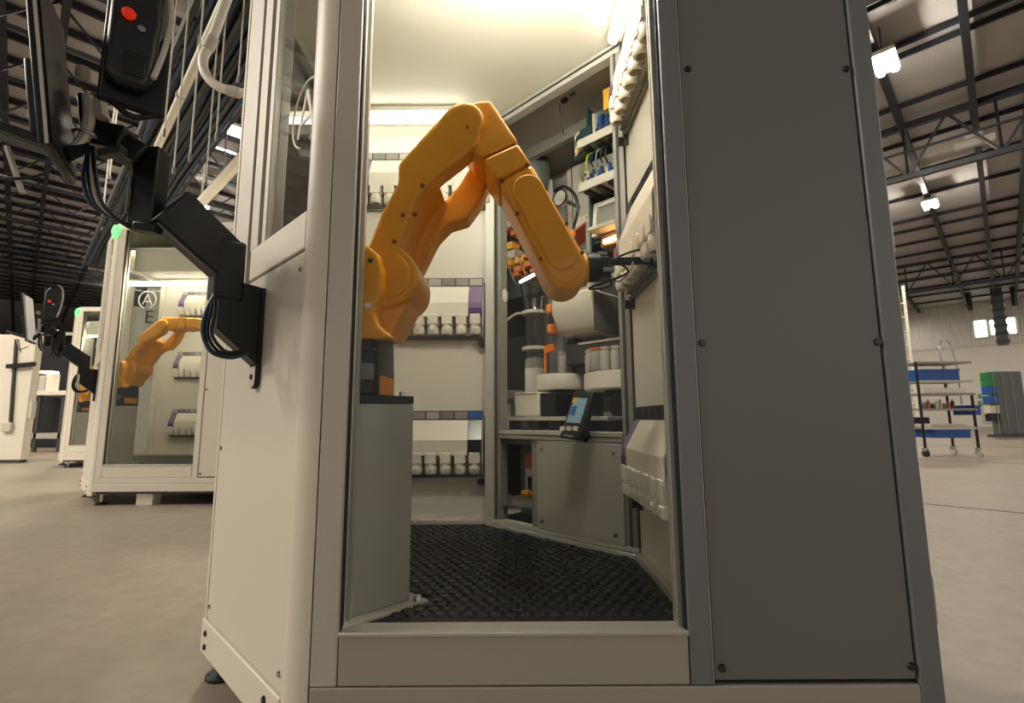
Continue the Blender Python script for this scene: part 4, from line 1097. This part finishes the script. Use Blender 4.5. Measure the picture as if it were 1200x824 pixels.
# ------------------------------------------------------------------ the other robot cells of the row
def cellT(x, y, s): return Matrix.Translation((x, y, 0)) @ Matrix.Scale(s, 4) @ Matrix.Translation((0, -1.0, 0))


T2, T3 = cellT(-3.04, 4.17, 1.12), cellT(-6.26, 7.45, 1.12)
make_cell(T2, 'white framed glass enclosure standing second in the row with smaller robot inside', False)
make_pedestal(T2, 'grey column under the smaller robot in the second enclosure')
make_mat(T2, 'dark mat on the floor of the second enclosure', False)
make_robot(T2, 'smaller yellow robot bending over inside the second enclosure', math.radians(9), math.radians(-66), False)
make_rack(BW(-.53, 1.62), 7, 'upper purple ended rack inside the second enclosure', T2, -1, main=False)
make_rack(BW(-.53, 1.02), 7, 'middle purple ended rack inside the second enclosure', T2, -1, main=False)
make_rack(BW(-.53, .47), 7, 'lower purple ended rack inside the second enclosure', T2, -1, main=False)
make_mount(T2, 'black swing arm on the second enclosure in the middle distance', 'pale lit monitor at the edge of the photo by the second enclosure',
           'small distant pendant with red button beside the pale monitor', 'small dark tray under the pale monitor', True)
make_cell(T3, 'third white enclosure far down the row with green status lamp', False)
make_pedestal(T3, 'grey column inside the farthest white enclosure')
make_robot(T3, 'farthest yellow robot glimpsed between the white posts', 0, 0, False)

# ------------------------------------------------------------------ background of the hall, row side
# sign panel with letter E seen through the second enclosure
p0, p1 = P(152, 545, 6.7), P(192, 330, 6.7)
o = thing('sign_board', 'grey standing board with dark letter E behind the second enclosure', 'sign', ((p0.x + p1.x) / 2, 6.75, 0))
MB().box(p0.x, p1.x, 6.70, 6.78, .04, 2.75).build('board', WHITE, o, bev=.01)
MB().box(p0.x - .03, p1.x + .03, 6.6, 6.88, 0, .04).build('foot', GREYD, o)
ec = P(174, 372, 6.69)
text_mesh('letter', 'E', .26, frame((ec.x, 6.697, ec.z), (1, 0, 0), (0, 0, 1), (0, -1, 0)), DARK, o, .002)
# white cabinet at the edge of the photo with conduit and socket
Yc = 8.3
x0, x1 = P(-30, 480, Yc).x, P(32, 480, Yc).x
ztop = P(20, 392, Yc).z
o = thing('tall_cabinet', 'tall white cabinet with conduit and socket box at the photo edge', 'cabinet', ((x0 + x1) / 2, Yc + .5, 0))
MB().box(x0, x1, Yc, Yc + .14, .05, ztop).build('body', WHITE, o, bev=.015)
MB().box(x0 + .03, x1 - .03, Yc + .01, Yc + .13, 0, .05).build('plinth', GREYD, o)
c0, c1 = P(14, 496, Yc), P(21, 398, Yc)
MB().bar((c0.x, Yc - .02, c0.z), (c1.x, Yc - .02, c1.z), .05, .03).build('conduit', GREYD, o)
c0 = P(12, 500, Yc); MB().box(c0.x - .10, c0.x + .06, Yc - .06, Yc, c0.z - .08, c0.z + .07).build('socket_box', LGREY, o, bev=.008)
a, b_ = P(12, 430, Yc), P(44, 427, Yc)
MB().bar((a.x, Yc - .05, a.z), (b_.x, Yc - .05, b_.z), .05, .07).build('rail', BLACK, o)
MB().box(x1, x1 + .05, Yc + .02, Yc + .1, P(30, 490, Yc).z, P(30, 470, Yc).z).build('hinge', LGREY, o)
# workbench with lit white apparatus between cabinet and third enclosure
Yw = 11.0
x0, x1 = P(40, 460, Yw).x, P(76, 460, Yw).x; zt = P(50, 458, Yw).z
o = thing('workbench', 'white topped workbench with dark underside behind the tall cabinet', 'workbench', ((x0 + x1) / 2, Yw + .4, 0))
MB().box(x0, x1, Yw, Yw + .8, zt - .10, zt).build('top', CREAM, o, bev=.01)
for x in (x0 + .05, x1 - .1):
    for y in (Yw + .05, Yw + .7): MB().box(x, x + .06, y, y + .06, 0, zt - .1).build('leg', GREYD, o)
MB().box(x0 + .05, x1 - .05, Yw + .3, Yw + .75, .45, zt - .15).build('drawer_unit', DARK, o); MB().box(x0 + .02, x1 - .02, Yw + .05, Yw + .78, .30, .42).build('lower_shelf', GREYP, o)
o = thing('bench_apparatus', 'small white lit apparatus on the distant workbench', 'apparatus', (x0 + .5, Yw + .3, zt))
q0, q1 = P(44, 457, Yw + .2), P(62, 435, Yw + .2)
MB().box(q0.x, q0.x + .14, Yw + .2, Yw + .4, zt, q1.z - .1).build('column', LGREY, o, bev=.01); MB().box(q0.x + .16, q1.x, Yw + .2, Yw + .4, zt, q1.z - .05).build('body', CREAM, o, bev=.01)
MB().box(q0.x + .02, q1.x + .02, Yw + .15, Yw + .35, q1.z - .05, q1.z).build('lamp_head', mat('bench_lamp', '#fff8ea', .4, emit=2.0, ecol='#fff0d8'), o, bev=.02)
o = thing('dark_machine', 'dark machine with rail top in the gloom behind the pendant', 'machine', (P(75, 450, 13).x, 13, 0))
xa, xb = P(40, 450, 13).x, P(95, 450, 13).x
MB().box(xa, xb, 13, 14, 0, P(60, 405, 13).z).build('body', DARK, o, bev=.03); MB().bar((xa, 12.95, P(60, 392, 13).z), (xb, 12.95, P(60, 392, 13).z), .08, .08).build('rail', ALU, o)
for x in (xa + .1, xb - .1): MB().bar((x, 12.98, P(60, 405, 13).z), (x, 12.98, P(60, 392, 13).z), .05).build('post', GREYD, o)
# overhead tray, pipes and drop rods along the row (direction of the row is (-1, 1))
dr = Vector((-1, 1, 0)).normalized()
a = PZ(300, 0, 3.6); o = thing('cable_tray', 'dark overhead cable tray with blue cables running above the enclosures', 'cable tray', a)
L = 8.5; sd = Vector((1, 1, 0)).normalized()
for off in (-.30, .30): MB().bar(a + sd * off - dr * 1.5, a + sd * off + dr * L, .03, .10).build('side_rail', BEAMM, o)
MB().bar(a - dr * 1.5 - Vector((0, 0, .03)), a + dr * L - Vector((0, 0, .03)), .52, .012).build('pan', BLACK, o)
for k in range(26):
    c = a - dr * 1.4 + dr * (k * .38); MB().bar(c - sd * .3, c + sd * .3, .04, .025).build('rung', BEAMM, o)
random.seed(5)
for k in range(9):
    off = -.24 + k * .06
    MB().tube([a + sd * (off + random.uniform(-.02, .02)) + dr * (j * 1.2 - 1.4) + Vector((0, 0, -.08 + random.uniform(0, .03))) for j in range(9)], .022, 6).build('cable', [BLUED, BLACK, BLUED, GREYD][k % 4], o, smooth=True)
a = PZ(262, 0, 3.3); b_ = PZ(183, 176, 3.3)
o = thing('overhead_pipe', 'long straight white pipe running overhead beside the cable tray', 'pipe', a)
MB().cyl(a - dr * .6, b_, .032, n=16).build('tube', CREAM, o, smooth=True)
MB().cyl(a.lerp(b_, .52), a.lerp(b_, .53), .038, n=16).build('coupling', LGREY, o, smooth=True)
MB().bar(a.lerp(b_, .3), a.lerp(b_, .3) + Vector((0, 0, ZR - 3.3)), .012).build('hanger', GREY, o)
Yp = 2.6
o = thing('bent_pipe', 'white pipe curving down from above toward the enclosure roof', 'pipe', P(288, 112, Yp))
MB().tube([P(275, -25, Yp), P(262, 10, Yp), P(247, 50, Yp), P(238, 70, Yp), P(243, 90, Yp), P(262, 104, Yp), P(300, 112, Yp)], .026, 12).build('tube', CREAM, o, smooth=True)
MB().cyl(P(250, 44, Yp), P(243, 58, Yp), .032, n=14).build('coupling', LGREY, o, smooth=True)
MB().cyl(P(268, 106, Yp), P(280, 109, Yp), .031, n=14).build('coupling', LGREY, o, smooth=True)
MB().bar(P(275, -25, Yp), P(275, -25, Yp) + Vector((.1, 0, .8)), .03).build('hanger', GREY, o)
a, b_ = PZ(292, 178, 3.0), PZ(226, 248, 3.0)
o = thing('low_pipe', 'pale pipe running low over the second enclosure behind the window post', 'pipe', b_)
MB().cyl(a - dr * .3, b_, .05, n=14).build('tube', CREAM, o, smooth=True); MB().cyl(b_, b_ - Vector((0, 0, .35)), .06, n=14).build('drop', LGREY, o, smooth=True)
MB().bar(a.lerp(b_, .4), a.lerp(b_, .4) + Vector((0, 0, ZR - 3.0)), .012).build('hanger', GREY, o)
for i, (x, yb, Y, nm) in enumerate(((222, 190, 2.7, 'nearest the straight pipe'), (253, 165, 2.9, 'just inside the bent pipe'), (279, 98, 2.8, 'beside the window post'), (203, 205, 3.0, 'touching the pivot of the swing arm'),
                                    (241, 215, 3.1, 'behind the bent pipe'), (192, 160, 2.9, 'beside the pendant'), (128, 210, 7, 'between the swing arm joints'), (236, 238, 6.2, 'over the second enclosure roof'), (118, 270, 7.2, 'above the second enclosure lamp'))):
    q = P(x, yb, Y); o = thing('drop_rod', 'thin pale rod hanging from the roof ' + nm, 'rod', q, group='thin rods hanging from the roof')
    MB().cyl(q, (q.x, q.y, ZR - .02), .0045 if Y < 4 else .011, n=6).build('rod', LGREY, o); MB().cyl(q, q + Vector((0, 0, .05)), .008 if Y < 4 else .02, n=8).build('end_fitting', GREY, o)

# ------------------------------------------------------------------ aisle side: cart, bins, wall posters
def cart_at(px, py): return PZ(px, py, 0)


fr_l, fr_r = PZ(1081, 534, 0), PZ(1144, 541, 0)
ex = (fr_r - fr_l); W_ = 1.0
# cart frame: x along the aisle-facing front, y depth
q = P(1112, 470, 8.6); cx_, cy_ = q.x, 8.6
Mc = frame((cx_, cy_, 0), (1, 0, 0), (0, 1, 0))
xl, xr = P(1078, 470, 8.6).x - cx_, P(1143, 470, 8.6).x - cx_
zt_ = P(1080, 424, 8.6).z; zm_ = P(1100, 462, 8.3).z; zlo = P(1100, 502, 8.3).z
o = thing('wire_cart', 'black wire shelving cart on casters with white shelves of supplies', 'cart', (cx_, cy_, 0))
dpt = .55
for x, y in ((xl, 0), (xr - .05, 0), (xl + .05, dpt), (xr, dpt)):
    top = zt_ if x < 0 or y else zm_
    po = MB(Mc).cyl((x, y, .13), (x, y, top), .022, n=10).build('post', BLACK, o, smooth=True)
    MB(Mc).cyl((x - .02, y, .065), (x + .02, y, .065), .065, n=16).build('caster', LGREY if x > 0 else DARK, po, smooth=True)
    MB(Mc).box(x - .03, x + .03, y - .035, y + .035, .09, .15).build('caster_fork', STEEL, po)
for y_, m in ((502, LGREY), (480, ALUD), (462, ALUD), (447, LGREY), (425, ALUD)):
    z = P(1110, y_, 8.6).z
    s = MB(Mc).box(xl, xr, -.01, dpt, z - .012, z + .012).build('shelf', ALUD, o)
    MB(Mc).box(xl, xr, -.02, -.008, z - .02, z + .02).build('shelf_edge', m, s)
    for k in range(7): MB(Mc).bar((xl + (xr - xl) * (k + .5) / 7, 0, z + .014), (xl + (xr - xl) * (k + .5) / 7, dpt, z + .014), .012).build('shelf_wire', STEEL, s)
hoop = [Mc @ Vector((xr - .22, .3, zt_ - .1)), Mc @ Vector((xr - .25, .3, zt_ + .25)), Mc @ Vector((xr - .18, .3, zt_ + .42)), Mc @ Vector((xr - .05, .3, zt_ + .36)), Mc @ Vector((xr + .03, .3, zt_ - .1)), Mc @ Vector((xr + .03, .3, .9))]
MB().tube(hoop, .012).build('hoop', STEEL, o, smooth=True)


def bin_(name, label, x0, x1, y0, y1, z, h, m, grp, M=Mc):
    p = M @ Vector(((x0 + x1) / 2, (y0 + y1) / 2, z)); b = thing(name, label, 'bin', p, None, grp)
    t = .012
    MB(M).box(x0, x1, y0, y1, z, z + t).build('bottom', m, b)
    MB(M).box(x0, x1, y0, y0 + t, z + t, z + h).build('wall', m, b); MB(M).box(x0, x1, y1 - t, y1, z + t, z + h).build('wall', m, b)
    MB(M).box(x0, x0 + t, y0 + t, y1 - t, z + t, z + h).build('wall', m, b); MB(M).box(x1 - t, x1, y0 + t, y1 - t, z + t, z + h).build('wall', m, b)
    MB(M).box(x0 - .01, x1 + .01, y0 - .012, y0, z + h - .03, z + h).build('rim', m, b)
    return b


zz = lambda y: P(1110, y, 8.6).z + .02
bin_('storage_bin', 'blue bin on the upper cart shelf', xl + .1, xr - .22, .0, .45, zz(447), P(1110, 432.5, 8.6).z - zz(447), BLUE, 'blue bins on the cart')
bin_('storage_bin', 'blue bin on the lowest cart shelf', xl + .2, xr - .16, -.005, .45, zz(502) - .185, .15, BLUE, 'blue bins on the cart')
bin_('storage_bin', 'small blue bin at the right side of the cart', xr - .1, xr + .12, .05, .35, zz(488), .17, BLUE, 'blue bins on the cart')
for k in range(9):
    x = xl + .12 + k * .072; m = [LGREY, GREY, BROWNO, GREYD, CREAM][k % 5]; h = .10 + .03 * ((k * 7) % 3)
    p = Mc @ Vector((x, .15, zz(480)))
    b = thing('supply_bottle', '%s bottle from the left post on the middle cart shelf' % ['first', 'second', 'third', 'fourth', 'fifth', 'sixth', 'seventh', 'eighth', 'last'][k], 'bottle', p, None, 'bottles on the cart shelf')
    MB().lathe(p, [(.028, 0), (.028, h * .7), (.014, h * .85)], 10).build('body', m, b, smooth=True); MB().lathe(p + Vector((0, 0, h * .85)), [(.016, 0), (.016, h * .15)], 10).build('cap', LGREY, b, smooth=True)
bx_ = thing('paper_stack', 'stack of white papers on the lower cart shelf', 'papers', Mc @ Vector((0, .2, zz(502))))
for k in range(4): MB(Mc).box(xl + .18 + .01 * k, xr - .15 - .02 * k, .02, .42, zz(502) + k * .014, zz(502) + .012 + k * .014).build('sheet_bundle', CREAM if k % 2 else LGREY, bx_)
bx_ = thing('white_tray', 'low white tray on the cart shelf under the blue bin', 'tray', Mc @ Vector((0, .2, zz(462))))
MB(Mc).box(xl + .1, xr - .15, .0, .45, zz(462), zz(462) + .015).build('base', CREAM, bx_); MB(Mc).box(xl + .1, xr - .15, .0, .012, zz(462) + .015, zz(462) + .09).build('front', CREAM, bx_)
bx_ = thing('dark_case', 'dark low case on the lower cart shelf', 'case', Mc @ Vector((-.1, .3, zz(502) + .06)))
MB(Mc).box(xl + .2, .0, .44, .53, zz(502), zz(502) + .17).build('body', DARK, bx_, bev=.01); MB(Mc).box(xl + .3, -.1, .42, .44, zz(502) + .1, zz(502) + .12).build('handle', GREYD, bx_)
# pale pole beyond the corner post
p0 = PZ(1074, 512, 0); q0 = P(1068, 335, p0.y)
o = thing('pale_pole', 'slim pale ladder pole standing behind the corner post of the near enclosure', 'pole', (p0.x, p0.y, 0))
for d in (-.10, .12): MB().cyl((p0.x + d, p0.y, 0), (p0.x + d, p0.y, q0.z), .05, n=12).build('rail', CREAM, o, smooth=True)
for k in range(9): MB().cyl((p0.x - .1, p0.y, .6 + k * .5), (p0.x + .12, p0.y, .6 + k * .5), .03, n=8).build('rung', LGREY, o)
# rack of bins at the photo edge
pb = PZ(1186, 515, 0); Mb = frame((pb.x, pb.y, 0), (1, 0, 0), (0, 1, 0)); k_ = pb.y / F
o = thing('bin_rack', 'tall grey rack on wheels at the photo edge holding coloured bins', 'rack', (pb.x, pb.y, 0))
zt2 = P(1186, 434, pb.y).z
MB(Mb).box(2 * k_, 34 * k_, .3, .6, .12, zt2).build('body', mat('rack_grey', '#55585a', .5), o, bev=.02)
MB(Mb).box(-4 * k_, 35 * k_, .2, .65, .04, .12).build('base', GREYD, o)
for k in range(3): MB(Mb).box((-2 + k * 11) * k_, (-1.2 + k * 11) * k_, .28, .3, .15, zt2 - .05).build('rib', GREY, o)
for k, (y, m, nm) in enumerate(((440, GREENP, 'top green'), (448, GREENP, 'second green'), (457, BLUE, 'upper blue'), (468, BLUE, 'lower blue'), (480, LGREY, 'pale'), (490, DARK, 'dark'))):
    z = P(1175, y + 4, pb.y).z
    bin_('hung_bin', '%s bin on the side of the tall grey rack' % nm, -9 * k_, 1.8 * k_, .3, .5, z, .22, m, 'bins on the rack', Mb)
for i, (x0, x1, y0, y1, nm) in enumerate(((1146, 1163, 462, 466, 'upper green strip'), (1146, 1163, 470, 474, 'lower green strip'), (1150, 1168, 476, 496, 'pale notice sheet with brown pictures'))):
    a, c = PN(x0, y0, wall_p, wall_n), PN(x1, y1, wall_p, wall_n); ta, tb = (a.x - a.y) / R2, (c.x - c.y) / R2
    o = thing('wall_notice', nm + ' on the far wall behind the cart', 'notice', st(S1 - .1, (ta + tb) / 2, c.z))
    slab(S1 - .06, S1 - .004, ta, tb, c.z, a.z).build('sheet', GREENP if i < 2 else LGREY, o)
    if i == 2:
        for k in range(4): slab(S1 - .07, S1 - .06, ta + .2 + .35 * k, ta + .45 + .35 * k, c.z + .3 + .3 * (k % 2), c.z + .7 + .3 * (k % 2)).build('picture', BROWNO if k % 2 else GREYD, o)
    else:
        slab(S1 - .07, S1 - .06, ta + .1, tb - .1, c.z + .1, c.z + .16).build('line', CREAM, o)
